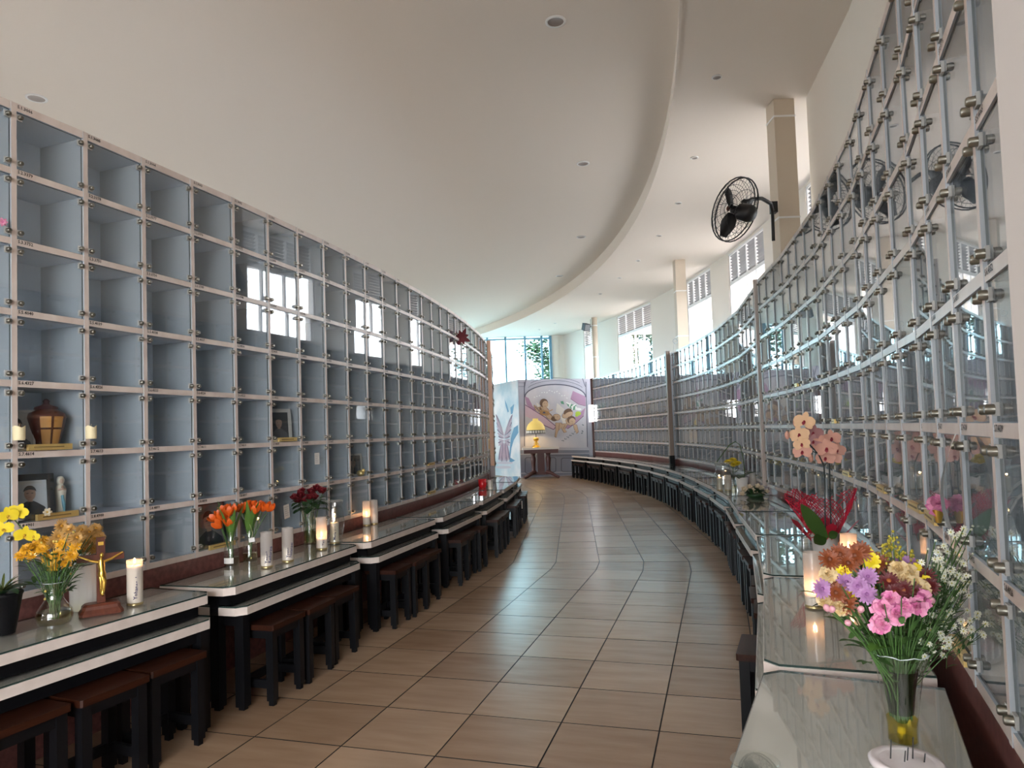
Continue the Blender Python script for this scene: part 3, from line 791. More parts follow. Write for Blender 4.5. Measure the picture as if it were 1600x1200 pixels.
for sg_ in (-1, 1):
    X_ = lambda u: 186 + sg_ * u
    up_ = [(88, 448), (84, 488), (82, 528), (80, 566), (76, 604), (72, 640), (64, 676), (62, 712), (66, 748), (60, 776)]
    for i_, (u_, v_) in enumerate(up_): (ev_ if i_ % 2 else od_).append(plume(X_(4), 700 - (i_ < 5) * 30 + (i_ > 6) * 24, X_(u_ - 2), v_, 11))
    for i_, (u_, v_) in enumerate(((10, 945), (26, 948), (42, 940), (57, 930))): (od_ if i_ % 2 else tl_).append(plume(X_(6 + 7 * i_), 745, X_(u_), v_, 9))
paint(pb, t2, 'wing', od_, wg, 2)
paint(pb, t2, 'feather', ev_, wl, 3)
paint(pb, t2, 'tail_feather', tl_, ds, 4)
paint(pb, t2, 'feather_line', line([(182, 690), (100, 452)], 3) + line([(190, 690), (272, 450)], 3) + line([(180, 760), (160, 930)], 4) + line([(192, 760), (212, 930)], 4), C('mural_fold', (.24, .17, .26)), 5)
paint(pb, t2, 'mist', [ell(190, 955, 90, 14), ell(180, 1000, 80, 16)], C('mural_mist', (.50, .52, .62)), 4)

t = thing('wall_lamp', 'glowing white box lamp beside the painted arch', 'wall lamp', at_y(924.5, 646, 24.5))
MB().box(-.10, -.03, -.29, .08, .03, .29).build('shade', C('lamp_glow', (1, 1, 1), .5, emit=(.93, .95, 1), estr=2.2), t)
MB().box(-.06, .03, -.2, .05, .06, .2).build('back_plate', M['white'], t)

# altar table with the lamp
ac = (at_y(816, 703, 24.2) + at_y(873, 703, 24.2)) / 2
t = thing('pedestal_table', 'dark carved pedestal table with pale stone top before the mural', 'table', (ac.x, 24.2, 0), .05)
tz = ac.z + .09; W = .62
MB().prism([(-W, -.25), (W, -.25), (W, .25), (-W, .25)], tz - .07, tz).build('stone_top', C('altar_stone', (.66, .62, .58), .3), t)
MB().box(-W + .03, -.22, tz - .20, W - .03, .22, tz - .07).build('frieze', M['redwood'], t)
for sx in (-1, 1):
    b = MB(); b.M = Matrix.Translation((sx * .26, 0, 0)); b.lathe([(.06, .16), (.09, .22), (.06, .30), (.075, .5), (.095, .68), (.06, tz - .28), (.10, tz - .2)], 10).build('pillar', M['redwood'], t)
    for sy in (-1, 1):
        MB().tube([(sx * .2, sy * .03, .22), (sx * .34, sy * .12, .17), (sx * .50, sy * .19, .07), (sx * .57, sy * .22, .035)], [.07, .06, .045, .04], 8).ball((sx * .57, sy * .22, .045), .045).build('foot', M['redwood'], t)
MB().box(-.3, -.05, .12, .3, .05, .22).box(-.12, -.04, .2, .12, .04, tz - .2).build('stretcher', M['redwood'], t)
lp = at_y(838, 697, 24.15); lp.z = tz
t = thing('table_lamp', 'gold pedestal lamp with yellow dome shade on the carved table', 'lamp', lp)
MB().lathe([(.15, 0), (.15, .02), (.11, .045), (.045, .08), (.05, .16), (.022, .20)], 14).tube([(-.11, 0, .03), (-.03, 0, .2)], .014).tube([(.11, 0, .03), (.03, 0, .2)], .014).build('base', M['gold'], t)
MB().lathe([(.02, .20), (.085, .235), (.095, .30), (.10, .335), (.02, .34)], 14).build('cup', M['gold'], t)
MB().lathe([(.012, .33), (.012, .47)], 8).build('stem', M['wire'], t)
MB().lathe([(.325, .60), (.31, .70), (.26, .80), (.17, .89), (.10, .93), (.09, .99), (.10, 1.0)], 22, cap=False).build('shade', C('shade_yellow', (.62, .46, .12), .5, emit=(1, .72, .22), estr=.12), t)
MB().lathe([(.325, .475), (.325, .60)], 22, 0, False, cap=False).build('fringe', M['label'], t)
b = MB()
for i in range(22):
    a = 2 * PI * (i + .5) / 22; b.M = Matrix.Rotation(a, 4, 'Z'); b.box(.322, -.034, .495, .332, .034, .58)
b.build('fringe_tile', C('fringe_white', (.80, .77, .70)), t)
pw_ = bpy.data.lights.new('lamp_bulb', 'POINT'); pw_.energy = 5; pw_.color = (1, .75, .4); pw_.shadow_soft_size = .05
po = bpy.data.objects.new('bulb', pw_); COL.objects.link(po); po.parent = t; po.location = (0, 0, .56)

# ------------------------------------------------------------------ things standing on the tables
ZG = TH + .001 + GT                         # upper face of the glass tops
def on(x, y): return at_h(x, y, ZG)

def glass_vase(name, label, loc, prof, water=None, wm='water', n=20, group=None, cat='vase', base=.006, wave=None, mat_='vglass'):
    t = thing(name, label, cat, loc, 0, group)
    MB().lathe(prof, n, 0, True, cap=False, wave=wave).lathe([(prof[0][0] * .98, 0), (prof[0][0] * .98, base)], n).build('glass', M[mat_], t)
    r = prof[-1][0] + (.0 if not wave else .0)
    rim = MB()
    if True:
        wv = [wave(2 * PI * i / n, len(prof) - 1) if wave else (0, 0) for i in range(n + 1)]
        rim.tube([((r + wv[i][0]) * math.cos(2 * PI * i / n), (r + wv[i][0]) * math.sin(2 * PI * i / n), prof[-1][1] + wv[i][1]) for i in range(n + 1)], .0014, 5)
        rim.build('rim', C('glass_rim', (.55, .60, .60), .15), t)
    if water:
        pts = [p for p in prof if p[1] < water]
        k = len(pts); a, b_ = prof[k - 1], prof[k]; f = (water - a[1]) / (b_[1] - a[1])
        pts = [(p[0] * .95, max(p[1], base + .001)) for p in pts] + [((a[0] + (b_[0] - a[0]) * f) * .95, water)]
        MB().lathe(pts, n).build('water', M[wm], t)
    return t

def candle(name, label, loc, r=.039, h=.24, wax=.1, lit=False, text=None, group=None, milk=True, face=None):
    t = thing(name, label, 'candle', loc, 0, group)
    MB().lathe([(r, .012), (r, h)], 18, cap=False).build('glass', M['fglass' if milk else 'vglass'], t)
    MB().lathe([(r * 1.01, 0), (r * 1.01, .012), (r * .9, .013)], 18).build('base', C('candle_base', (.42, .33, .16), .3, metal=.7), t)
    MB().lathe([(r * .93, .013), (r * .93, wax - .004), (r * .8, wax)], 18).build('wax', M['wax'], t)
    MB().tube([(0, 0, wax), (0.001, 0, wax + .014)], .0014, 4).build('wick', M['wire'], t)
    if lit:
        MB().ball((0, 0, wax + .026), (.0055, .0055, .014), 8, 6).build('flame', M['flame'], t)
        l = bpy.data.lights.new('candle_light', 'POINT'); l.energy = .28; l.color = (1, .50, .24); l.shadow_soft_size = .008
        o = bpy.data.objects.new('light', l); COL.objects.link(o); o.parent = t; o.location = (0, 0, wax + .03)
    if text:
        d = Vector((-loc[0], -loc[1], 0)).normalized(); d = Matrix.Rotation(face or 0., 3, 'Z') @ d
        x = Vector((-d.y, d.x, 0))              # to the right when seen from the aisle
        ink = C('handwriting_ink', (.02, .025, .12))
        for j, line_ in enumerate(text):
            me = text_mesh(line_, .028, .0004); me2 = me.copy(); me2.materials.clear(); me2.materials.append(ink)
            mm = Matrix.Translation(d * (r + .0012) + x * (.0 + .021 * j) + Vector((0, 0, .03))) @ Matrix((Vector((0, 0, 1)), -x, d)).transposed().to_4x4()
            sh = Matrix.Identity(4); sh[0][1] = .25
            link('handwriting', me2, t, mm @ sh)
    return t

def stem(mb, p0, p1, r=.0022, sag=.02, mi=0):
    p0, p1 = Vector(p0), Vector(p1); m = (p0 + p1) / 2; d = p1 - p0
    out = Vector((d.x, d.y, 0)) * -.18
    mb.tube([p0, p0.lerp(p1, .33) + out, p0.lerp(p1, .7) + out * .8, p1], r, 5, mi)

def mum(mb, r, layers=3, n=16, w=.30, mi=0, mc=1, spread=0.):
    """chrysanthemum / daisy head facing local +z"""
    B = mb.M.copy()
    for l in range(layers):
        a0 = spread + .10 + 1.0 * l / max(1, layers); L = r * (1 - .17 * l)
        for i in range(n):
            mb.M = B @ Matrix.Rotation(2 * PI * (i + .5 * (l % 2)) / n + random.uniform(-.08, .08), 4, 'Z')
            mb.petal(L * random.uniform(.88, 1.06), r * w, a0 + random.uniform(-.10, .14), -.25 + random.uniform(-.25, .1), .2, 3, mi, shape=lambda t: .45 + .55 * min(1, t / .6) if t < .9 else .62)
    mb.M = B; mb.ball((0, 0, r * .16), (r * .24, r * .24, r * .14), 8, 4, mc)
def ruffle(mb, r, mi=0, n=9, layers=5):
    """carnation: wide ruffled petals in a dome"""
    B = mb.M.copy()
    for l in range(layers):
        k = max(4, n - l)
        for i in range(k):
            mb.M = B @ Matrix.Rotation(2 * PI * i / k + l * .5 + random.uniform(-.25, .25), 4, 'Z') @ Matrix.Translation((0, 0, r * .10 * l))
            mb.petal(r * (1.05 - .13 * l) * random.uniform(.85, 1.1), r * .8, .02 + .33 * l + random.uniform(-.15, .2), random.uniform(-.7, .5), random.choice((-.45, -.2, .35, .55)), 4, random.choice((mi, mi, 1)), shape=lambda t: .25 + .75 * t if t < .8 else .95 - (t - .8))
    mb.M = B; mb.ball((0, 0, .2 * r), (r * .35, r * .35, r * .4), 8, 5, 1)
def rose(mb, r, mi=0):
    B = mb.M.copy()
    for l in range(4):
        n = 5 - (l > 2)
        for i in range(n):
            mb.M = B @ Matrix.Rotation(2 * PI * i / n + l * .7, 4, 'Z') @ Matrix.Translation((r * .05, 0, -r * .5))
            mb.petal(r * (1.55 - .08 * l), r * (1.15 - .15 * l), .75 + .22 * l, .55 - .5 * (l == 0) - .35 * (l == 1), .45, 4, mi)
    mb.M = B; mb.ball((0, 0, .1 * r), (r * .42, r * .42, r * .75), 8, 6, mi)
def tulip(mb, r, h, mi=0):
    B = mb.M.copy()
    for l in range(2):
        for i in range(3):
            mb.M = B @ Matrix.Rotation(2 * PI * i / 3 + l * PI / 3, 4, 'Z') @ Matrix.Translation((r * .12, 0, 0))
            mb.petal(h * 1.12, r * 1.75, .55 + .1 * l, 1.25, .42, 6, mi, shape=lambda t: math.sin(PI * (.14 + .84 * t)) ** .7)
    mb.M = B; mb.ball((0, 0, h * .45), (r * .78, r * .78, h * .46), 10, 7, mi)
def orchid(mb, r, mi=0, mc=1):
    B = mb.M.copy()
    for a, L, w in ((PI / 2, .95, .62), (PI * 1.17, .95, .6), (PI * 1.83, .95, .6), (.12, 1.0, 1.05), (PI - .12, 1.0, 1.05)):
        mb.M = B @ Matrix.Rotation(a, 4, 'Z')
        mb.petal(r * L, r * w, .18, -.3, .12, 4, mi, shape=lambda t: math.sin(PI * (.08 + .88 * t)) ** .55)
    mb.M = B @ Matrix.Rotation(-PI / 2, 4, 'Z'); mb.petal(r * .42, r * .34, .9, -1.2, .5, 3, mc)
    mb.M = B; mb.ball((0, 0, r * .12), (r * .13, r * .13, r * .12), 6, 4, mc)
def leaf(mb, p, d, L, W, droop=-.6, mi=0, up=.5):
    d = Vector(d); yaw = math.atan2(d.y, d.x)
    old = mb.M.copy(); mb.M = old @ Matrix.Translation(p) @ Matrix.Rotation(yaw, 4, 'Z')
    mb.petal(L, W, up, droop, .18, 5, mi); mb.M = old
def flower(name, label, cat, group, root, head, dirn, kind, mats, leaves=0, sr_=.0022, spin=None):
    """one cut flower: stem with leaves, and bloom"""
    root, head = Vector(root), Vector(head); dirn = Vector(dirn)
    t = thing(name, label, cat, root, 0, group)
    h = head - root
    s_ = MB(); stem(s_, (0, 0, 0), h - dirn.normalized() * .004, sr_)
    s_.build('stem', M['green'], t)
    if leaves:
        lb = MB()
        for k in range(leaves):
            f = random.uniform(.3, .75); a = random.uniform(0, 2 * PI)
            leaf(lb, h * f, (math.cos(a), math.sin(a)), random.uniform(.05, .09), .022, -.7)
        lb.build('leaf', M['green'], t)
    b = MB(); b.M = aim(h, dirn, random.uniform(0, 6) if spin is None else spin); kind(b)
    b.build('bloom', mats, t)
    return t
toview = lambda p: (Vector((0, 0, EYE)) - Vector(p)).normalized()

# --- left side, nearest table: black pot with yellow orchid, chrysanthemum vase, white vase, crucifix, candle
p = on(4, 990)
t = thing('potted_orchid', 'black pot with yellow orchid blossoms at the left edge of the nearest table', 'potted plant', p)
MB().lathe([(.05, 0), (.056, .03), (.078, .17), (.084, .18), (.08, .19), (.07, .185)], 18).build('pot', M['black'], t)
b = MB()
for a, L in ((.5, .17), (1.3, .15), (-.5, .14), (2.6, .12), (3.6, .14)): leaf(b, (0, 0, .18), (math.cos(a), math.sin(a)), L, .05, -1.0)
b.build('leaf', M['dgreen'], t)
hd = [at_y(x, y, p.y + dy) - p for x, y, dy in ((5, 828, .02), (38, 836, .06), (12, 806, .05), (28, 800, .1), (52, 838, .05))]
b = MB(); b.tube([(0, 0, .19), (-.06, .01, .34), (-.03, .03, .45), hd[2] + Vector((0, .02, 0)), hd[1] + Vector((0, .02, 0)), hd[4]], .0035, 5); b.build('flower_stem', M['green'], t)
yo, yc = C('orchid_yellow', (.78, .60, .02)), C('orchid_lip', (.55, .33, .02))
for i, h in enumerate(hd):
    b = MB(); b.M = aim(h, toview(p + h) + Vector((random.uniform(-.4, .4), 0, random.uniform(-.2, .4))), random.uniform(-.4, .4)); orchid(b, .046 if i < 4 else .028); b.build('blossom', [yo, yc], t)
b = MB()
for k in range(26):
    a = random.uniform(0, 2 * PI); leaf(b, (0, 0, .19), (math.cos(a), math.sin(a)), random.uniform(.06, .12), .012, -.8, 0, random.uniform(.4, 1.2))
stuff(b.build('foliage', C('moss_green', (.10, .13, .03)), t))

p = on(85, 977); g1 = 'yellow chrysanthemums in the bulb vase'
glass_vase('flower_vase', 'round-bellied clear vase of yellow chrysanthemums beside the crucifix', p, [(.045, 0), (.070, .012), (.079, .045), (.074, .075), (.052, .105), (.040, .125), (.038, .15), (.042, .19), (.046, .205)], .07)
my, mo, mt_ = C('mum_yellow', (.72, .36, .015)), C('mum_gold', (.48, .22, .01)), C('mum_tan', (.50, .28, .08))
spots = [(42, 857, 0), (33, 868, 0), (50, 868, 0), (66, 858, 0), (90, 868, .0), (84, 884, 0), (112, 868, 0), (118, 853, .02), (98, 850, .05), (75, 872, .03), (58, 852, .05), (103, 880, .03), (70, 845, .08),
         (92, 838, .06), (108, 828, .05), (96, 822, .08), (128, 828, .05), (140, 832, .06), (148, 842, .06), (154, 838, .08), (136, 846, .03), (146, 858, .06), (120, 840, .02), (132, 858, .04), (84, 848, .06), (112, 842, .06), (150, 826, .09)]
rank = {}
for old in (False, True):
    for n_, q in enumerate(sorted(spots[13:] if old else spots[:13])): rank[q] = ORD[n_]
for i, (x, y, dy) in enumerate(spots):
    dy_ = dy + (.27 if x > 122 and i >= 13 else 0); h = at_y(x, y, p.y + dy_); old = i >= 13
    flower('chrysanthemum', ('faded tan chrysanthemum at the back of the bulb vase, %s from the left' if old else 'bright yellow chrysanthemum at the front of the bulb vase, %s from the left') % rank[x, y, dy], 'flower', g1 + (', faded ones' if old else ', bright ones'),
           p + Vector((random.uniform(-.02, .02), random.uniform(-.02, .02), .03)), h, toview(h) * .8 + Vector((random.uniform(-.5, .5), 0, random.uniform(.1, .7))),
           lambda b, o=old: mum(b, random.uniform(.030, .038), 3, 18, .20), [mt_ if old else my, mo], 2)
t = thing('filler_sprig', 'loose dark green filler sprigs with tiny buds in the bulb vase', 'foliage', p + Vector((0, 0, .05)))
b = MB()
for k in range(46):
    a = random.uniform(0, 2 * PI); r = random.uniform(.02, .13); z = random.uniform(.13, .30)
    q = Vector((r * math.cos(a), r * math.sin(a) * .6, z)); b.tube([(0, 0, 0), q * .6 + Vector((0, 0, .03)), q], .0016, 4)
    leaf(b, q, (math.cos(a), math.sin(a)), .06, .018, -.6)
for k in range(16):
    a = random.uniform(0, 2 * PI); r = random.uniform(.05, .15)
    b.ball((r * math.cos(a), r * math.sin(a) * .5, random.uniform(.08, .40)), .006, 6, 4, 1)
stuff(b.build('sprigs', [M['green'], C('bud_yellow', (.65, .50, .12))], t))

p = on(131, 952)
t = thing('vase', 'white fluted ceramic vase behind the crucifix', 'vase', p)
MB().lathe([(.055, 0), (.062, .01), (.064, .12), (.060, .175), (.055, .20), (.058, .225), (.060, .232)], 40, 0, True, cap=False, wave=lambda a, k: (.0025 * math.cos(a * 14), 0)).build('body', M['ceramic'], t)
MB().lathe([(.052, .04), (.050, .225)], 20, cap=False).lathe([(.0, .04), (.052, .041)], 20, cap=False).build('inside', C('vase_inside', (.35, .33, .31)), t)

p = on(158, 958)
t = thing('crucifix', 'reddish wooden standing crucifix with gold figure on the nearest left table', 'crucifix', p, .62)
def oc(w, d, c): return [(-w + c, -d), (w - c, -d), (w, -d + c), (w, d - c), (w - c, d), (-w + c, d), (-w, d - c), (-w, -d + c)]
b = MB()
for (w0, d0, z0), (w1, d1, z1) in zip(((.098, .052, 0), (.098, .052, .012), (.086, .044, .030), (.084, .042, .045), (.072, .034, .056)), ((.098, .052, .012), (.086, .044, .030), (.084, .042, .045), (.072, .034, .056), (.072, .034, .0561))):
    lo, hi = oc(w0, d0, .014), oc(w1, d1, .014); vs = [(x, y, z0) for x, y in lo] + [(x, y, z1) for x, y in hi]
    b.add(vs, [(i, (i + 1) % 8, 8 + (i + 1) % 8, 8 + i) for i in range(8)] + [tuple(range(8, 16))])
b.build('base', M['crucwood'], t)
MB().box(-.019, -.012, .05, .019, .012, .385).build('upright', M['crucwood'], t)
MB().box(-.105, -.011, .265, .105, .011, .30).build('crossbar', M['crucwood'], t)
fg = MB()
S = [((0, -.022, .272), .013), ((0, -.024, .248), .017), ((.002, -.024, .222), .014), ((.004, -.026, .20), .016), ((.010, -.030, .165), .012), ((.006, -.026, .130), .008), ((.004, -.022, .102), .006), ((.004, -.030, .092), .006)]
fg.tube([q for q, r in S], [r for q, r in S], 8)
for sx in (-1, 1):
    fg.tube([(sx * .012, -.022, .262), (sx * .045, -.020, .272), (sx * .075, -.018, .288), (sx * .092, -.016, .296)], [.008, .0065, .005, .004], 6).ball((sx * .095, -.016, .298), .005)
    fg.tube([(sx * .006, -.026, .20), (sx * .008 + .006, -.034, .165), (sx * .006 + .004, -.026, .12), (sx * .004 + .002, -.022, .098)], [.011, .0095, .007, .005], 6)
fg.build('figure', M['gold'], t)
b = MB(); b.tube([(0, -.022, .268), (0, -.024, .285)], [.007, .006], 6).ball((.002, -.028, .296), (.010, .011, .0135), 8, 6)
b.build('head', M['gold'], t)
b = MB(); b.lathe([(.017, .188), (.0185, .200), (.017, .212)], 10); b.M = Matrix.Identity(4)
o = b.build('loincloth', M['gold'], t); o.location = (.003, -.026, 0)
MB().box(-.012, -.016, .345, .012, -.012, .362).build('plaque', M['gold'], t)

p = on(211, 944)
candle('candle', 'tall lit white candle with blue handwriting beside the crucifix', p, .040, .235, .205, True, ['Yohanes  Jan'], face=.35)

# --- second left table
p = on(362, 884); go = 'orange tulips in the left glass bottle'
oc_ = [C('tulip_orange', (.72, .11, .008), .45), C('tulip_orange', (.72, .11, .008))]
bot = [(.046, 0), (.050, .01), (.050, .10), (.044, .13), (.030, .165), (.026, .20), (.027, .25), (.034, .29), (.036, .30)]
def bottle(p, label):
    t = glass_vase('glass_bottle', label, p, bot, .06, 'water')
    return t
tb = bottle(p, 'clear glass bottle with a low white label holding orange tulips')
d = toview(p); x_ = Vector((-d.y, d.x, 0)).normalized(); dh = Vector((d.x, d.y, 0)).normalized()
b = MB(); vs = []
for k in range(7):
    a = -.75 + 1.5 * k / 6 - .5; q = dh * math.cos(a) * .0508 + x_ * math.sin(a) * .0508
    vs += [(q.x, q.y, .022), (q.x, q.y, .060)]
b.add(vs, [(2 * k, 2 * k + 2, 2 * k + 3, 2 * k + 1) for k in range(6)]); b.build('paper_label', C('paper', (.80, .78, .74)), tb)
def tulips(p, spots, lab, grp):
    for n_, (x, y, dy, tilt) in enumerate(sorted(spots)):
        h = at_y(x, y, p.y + dy)
        base = h - Vector((tilt * .02, 0, .03))
        flower('tulip', '%s, %s from the left' % (lab, ORD[n_]), 'flower', grp, p + Vector((random.uniform(-.012, .012), random.uniform(-.012, .012), .03)), base, Vector((tilt, random.uniform(-.2, .1), 1)),
               lambda b: tulip(b, .023, .072), oc_, 0, .003)
    b = MB()
    for k in range(16):
        a = random.uniform(-PI, PI)
        h = Vector((random.uniform(-.03, .05), random.uniform(-.02, .02), 0)); mm = b.M
        leaf(b, p + Vector((.01 * math.cos(a), .01 * math.sin(a), .17)), (math.cos(a), .4 * math.sin(a)), random.uniform(.18, .29), .034, -.35, 0, 1.36)
    t = thing('tulip_leaves', 'broad green tulip leaves in the ' + lab.split('in the ')[1], 'leaves', p, 0)
    o = stuff(b.build('leaves', M['lgreen'], t)); o.location = -p
tulips(p, [(336, 808, 0, -.9), (346, 803, .02, -.5), (352, 797, .03, -.35), (358, 800, 0, -.1), (365, 796, .03, .15), (341, 818, -.02, -1.2), (350, 808, 0, -.6), (358, 817, -.02, .1)],
       'orange tulip in the left of the two glass bottles', go)
p = on(391, 877)
tb = bottle(p, 'clear glass bottle with a tied paper tag holding orange tulips')
b = MB(); q = toview(p); qx = Vector((-q.y, q.x, 0)).normalized(); qd = Vector((q.x, q.y, 0)).normalized()
b.M = frame(qd * .052 + qx * .012 + Vector((0, 0, .155)), qx + Vector((0, 0, .12))); b.box(-.019, -.001, -.014, .019, .001, .016)
b.build('paper_tag', C('paper', (.80, .78, .74)), tb); MB().tube([qd * .034 + Vector((0, 0, .27)), qd * .05 + qx * .02 + Vector((0, 0, .20)), qd * .052 + qx * .012 + Vector((0, 0, .17))], .001, 4).build('string', M['cream'], tb)
tulips(p, [(378, 795, 0, -.5), (386, 792, 0, -.15), (393, 790, .03, 0), (404, 791, 0, .2), (411, 793, .02, .4), (420, 793, .02, .65), (398, 797, -.03, .1)],
       'orange tulip in the right of the two glass bottles', 'orange tulips in the right glass bottle')
candle('candle', 'unlit candle glass with handwriting, left of the pair before the tulips', on(417, 886), .040, .235, .085, False, ['Yoseph', 'Katharina'], face=.25)
candle('candle', 'unlit candle glass with handwriting, between tulips and roses', on(450, 877), .040, .235, .090, False, ['Yovan', 'Natanael'], face=.25)
p = on(485, 851)
glass_vase('flower_vase', 'clear cylinder vase of dark red roses on the second left table', p, [(.049, 0), (.051, .008), (.051, .27)], .115, 'water')
rr = [C('rose_red', (.13, .002, .007), .6)]
for n_, (x, y, dy) in enumerate(sorted(((461, 778, 0), (472, 769, .03), (466, 783, -.02), (480, 783, -.03), (487, 769, .02), (484, 779, -.02), (495, 764, .03), (504, 768, .02), (470, 775, 0), (490, 777, 0)))):
    h = at_y(x, y, p.y + dy)
    flower('rose', 'dark red rose in the clear cylinder vase, %s from the left' % ORD[n_], 'flower', 'dark red roses in the cylinder vase', p + Vector((random.uniform(-.03, .03), random.uniform(-.03, .03), .02)), h,
           toview(h) * .6 + Vector((random.uniform(-.5, .5), 0, .6)), lambda b: rose(b, .034), rr, 0, .0028)
b = MB()
for k in range(34):
    a = random.uniform(0, 2 * PI); r = random.uniform(.02, .09)
    leaf(b, p + Vector((r * math.cos(a), r * math.sin(a) * .7, random.uniform(.27, .37))), (math.cos(a), math.sin(a)), random.uniform(.08, .125), .065, -1.1, 0, .3)
t = thing('rose_leaves', 'dark green rose foliage under the red roses', 'leaves', p); o = stuff(b.build('leaves', M['dgreen'], t)); o.location = -p
candle('candle', 'lit candle glass with orange glow right of the rose vase', on(503, 858), .041, .245, .085, True, ['Yan'], face=.5)
p = on(523, 850)
glass_vase('hurricane_glass', 'tall wavy hurricane glass around a candle on the second left table', p, [(.052, 0), (.058, .006), (.062, .05), (.078, .14), (.082, .19), (.070, .26), (.062, .30), (.075, .345)], cat='glass')
candle('candle', 'lit handwritten candle inside the left hurricane glass', p + Vector((0, 0, .0065)), .038, .20, .165, True, ['Maria Susana'], milk=False, face=.3)
candle('candle', 'lit candle glass on the third left table', on(573, 821), .037, .235, .09, True)
candle('candle', 'unlit candle glass close behind the lit one, third left table', on(585, 818.5), .037, .235, .10, False)
p = on(754, 761.5)
t = thing('cup', 'bright red cup on the far left tables', 'cup', p)
MB().lathe([(.052, 0), (.062, .02), (.068, .13), (.064, .13), (.058, .02), (.0, .015)], 18).build('body', M['red'], t)
t = thing('candle_glass', 'small white candle glass right of the red cup', 'candle', on(766, 763))
MB().lathe([(.042, .008), (.042, .13)], 16, cap=False).build('glass', M['fglass'], t); MB().lathe([(.04, 0), (.04, .09)], 16).build('wax', M['wax'], t)

# --- far right: white pot of gold and white flowers
p = on(890, 708.5)
t = thing('flower_pot', 'white pot of gold and white blossoms on the farthest right table', 'flower pot', p)
MB().lathe([(.10, 0), (.12, .02), (.14, .30), (.13, .30), (.12, .05)], 16).build('pot', M['ceramic'], t)
b = MB()
for k in range(60):
    a = random.uniform(0, 2 * PI); e = random.uniform(.0, 1.3); r = .30 * random.uniform(.6, 1)
    q = Vector((r * math.cos(a) * math.cos(e), r * math.sin(a) * math.cos(e), .38 + r * math.sin(e)))
    b.ball(q, random.uniform(.025, .045), 6, 4, random.choice((0, 0, 1, 1, 2)))
    if k % 2: leaf(b, (0, 0, .30), (math.cos(a), math.sin(a)), .26, .06, -.9, 3, .8)
stuff(b.build('blossoms', [C('gold_bloom', (.42, .25, .06)), C('white_bloom', (.80, .76, .70)), C('dark_bloom', (.10, .05, .03)), M['dgreen']], t))
t = thing('vase', 'small white flared vase behind the gold and white flower pot', 'vase', on(891, 706))
MB().lathe([(.05, 0), (.04, .1), (.05, .45), (.12, .62), (.13, .68)], 14).build('body', M['ceramic'], t)

# --- right side
p = on(1131, 767)
glass_vase('hurricane_glass', 'large clear hurricane glass with two candles on the right-hand tables', p, [(.085, 0), (.095, .006), (.105, .06), (.118, .15), (.115, .20), (.095, .28), (.092, .32), (.108, .365)], cat='glass')
candle('candle', 'lit candle inside the large right-hand hurricane glass', p + Vector((-.052, .0, .0065)), .037, .20, .165, True, milk=False)
candle('candle', 'thick pale candle inside the large right-hand hurricane glass', p + Vector((.046, -.03, .0065)), .045, .20, .06, False)
p = on(1146, 764)
glass_vase('flower_vase', 'small clear glass of yellow chrysanthemum beside the hurricane glass', p, [(.035, 0), (.045, .02), (.04, .06), (.022, .09), (.03, .12)], .05)
for n_, (x, y, dy) in enumerate(sorted(((1138, 722, 0), (1152, 724, 0), (1145, 719, .04), (1146, 726, -.03)))):
    h = at_y(x, y, p.y + dy)
    flower('chrysanthemum', 'yellow chrysanthemum in the small right-hand glass, %s from the left' % ORD[n_], 'flower', 'yellow chrysanthemums in the small glass', p + Vector((0, 0, .03)), h, toview(h) * .4 + Vector((0, 0, 1)), lambda b: mum(b, .062, 4, 18, .26), [C('mum_lemon', (.80, .62, .03)), C('mum_lemon', (.8, .62, .03))], 3)
p = on(1160, 766)
t = thing('potted_orchid', 'small potted orchid with bare arched stem on the right-hand tables', 'potted plant', p)
MB().lathe([(.055, 0), (.06, .02), (.085, .17), (.078, .17), (.06, .12)], 18).build('pot', M['ceramic'], t)
MB().ball((0, 0, .15), (.07, .07, .025), 10, 5).build('soil', C('bark', (.06, .035, .02)), t)
b = MB()
for a, L, u in ((2.7, .20, .45), (-.2, .24, .6), (.35, .30, .5), (1.4, .18, .5), (-2.2, .12, .3)): leaf(b, (0, 0, .16), (math.cos(a), math.sin(a)), L, .10, -.8, 0, u)
b.build('leaf', M['dgreen'], t)
arc_ = [at_y(x, y, p.y) - p for x, y in ((1164, 742), (1161, 715), (1156, 695), (1149, 690), (1140, 695), (1130, 708), (1120, 722))]
MB().tube([(0, 0, .16)] + arc_, .006, 6).build('flower_stem', M['green'], t)
candle('candle', 'white candle glass beside the small arched orchid', on(1177, 760), .045, .19, .08, False)
p = on(1181, 777)
t = thing('flower_arrangement', 'low arrangement of cream roses and dark leaves on the right-hand tables', 'flowers', p)
MB().lathe([(.08, 0), (.11, .03), (.10, .045)], 16).build('dish', M['dgreen'], t)
b = MB()
for k in range(44):
    a = random.uniform(0, 2 * PI); leaf(b, (random.uniform(-.06, .06), random.uniform(-.06, .06), .04), (math.cos(a), math.sin(a)), random.uniform(.10, .19), .045, -1.0, 0, random.uniform(.3, 1.0))
stuff(b.build('foliage', M['dgreen'], t))
for x, y, r in ((1180, 772, .042), (1163, 765, .034), (1171, 761, .03), (1190, 763, .03), (1198, 768, .028), (1184, 760, .03), (1160, 772, .028), (1176, 766, .026), (1192, 772, .024)):
    h = at_y(x, y, p.y - .04) - p; b = MB(); b.M = aim(h, toview(p + h) + Vector((0, 0, .5))); rose(b, r)
    b.build('rose', [C('cream_rose', (.78, .66, .50))], t)
t = thing('tealight_glass', 'small clear tealight glass before the cream rose arrangement', 'glass', on(1197, 781))
MB().lathe([(.025, .003), (.036, .05)], 14, cap=False).lathe([(.025, 0), (.025, .004)], 14).build('glass', M['vglass'], t)
MB().lathe([(.022, .005), (.024, .02)], 12).build('wax', M['wax'], t)

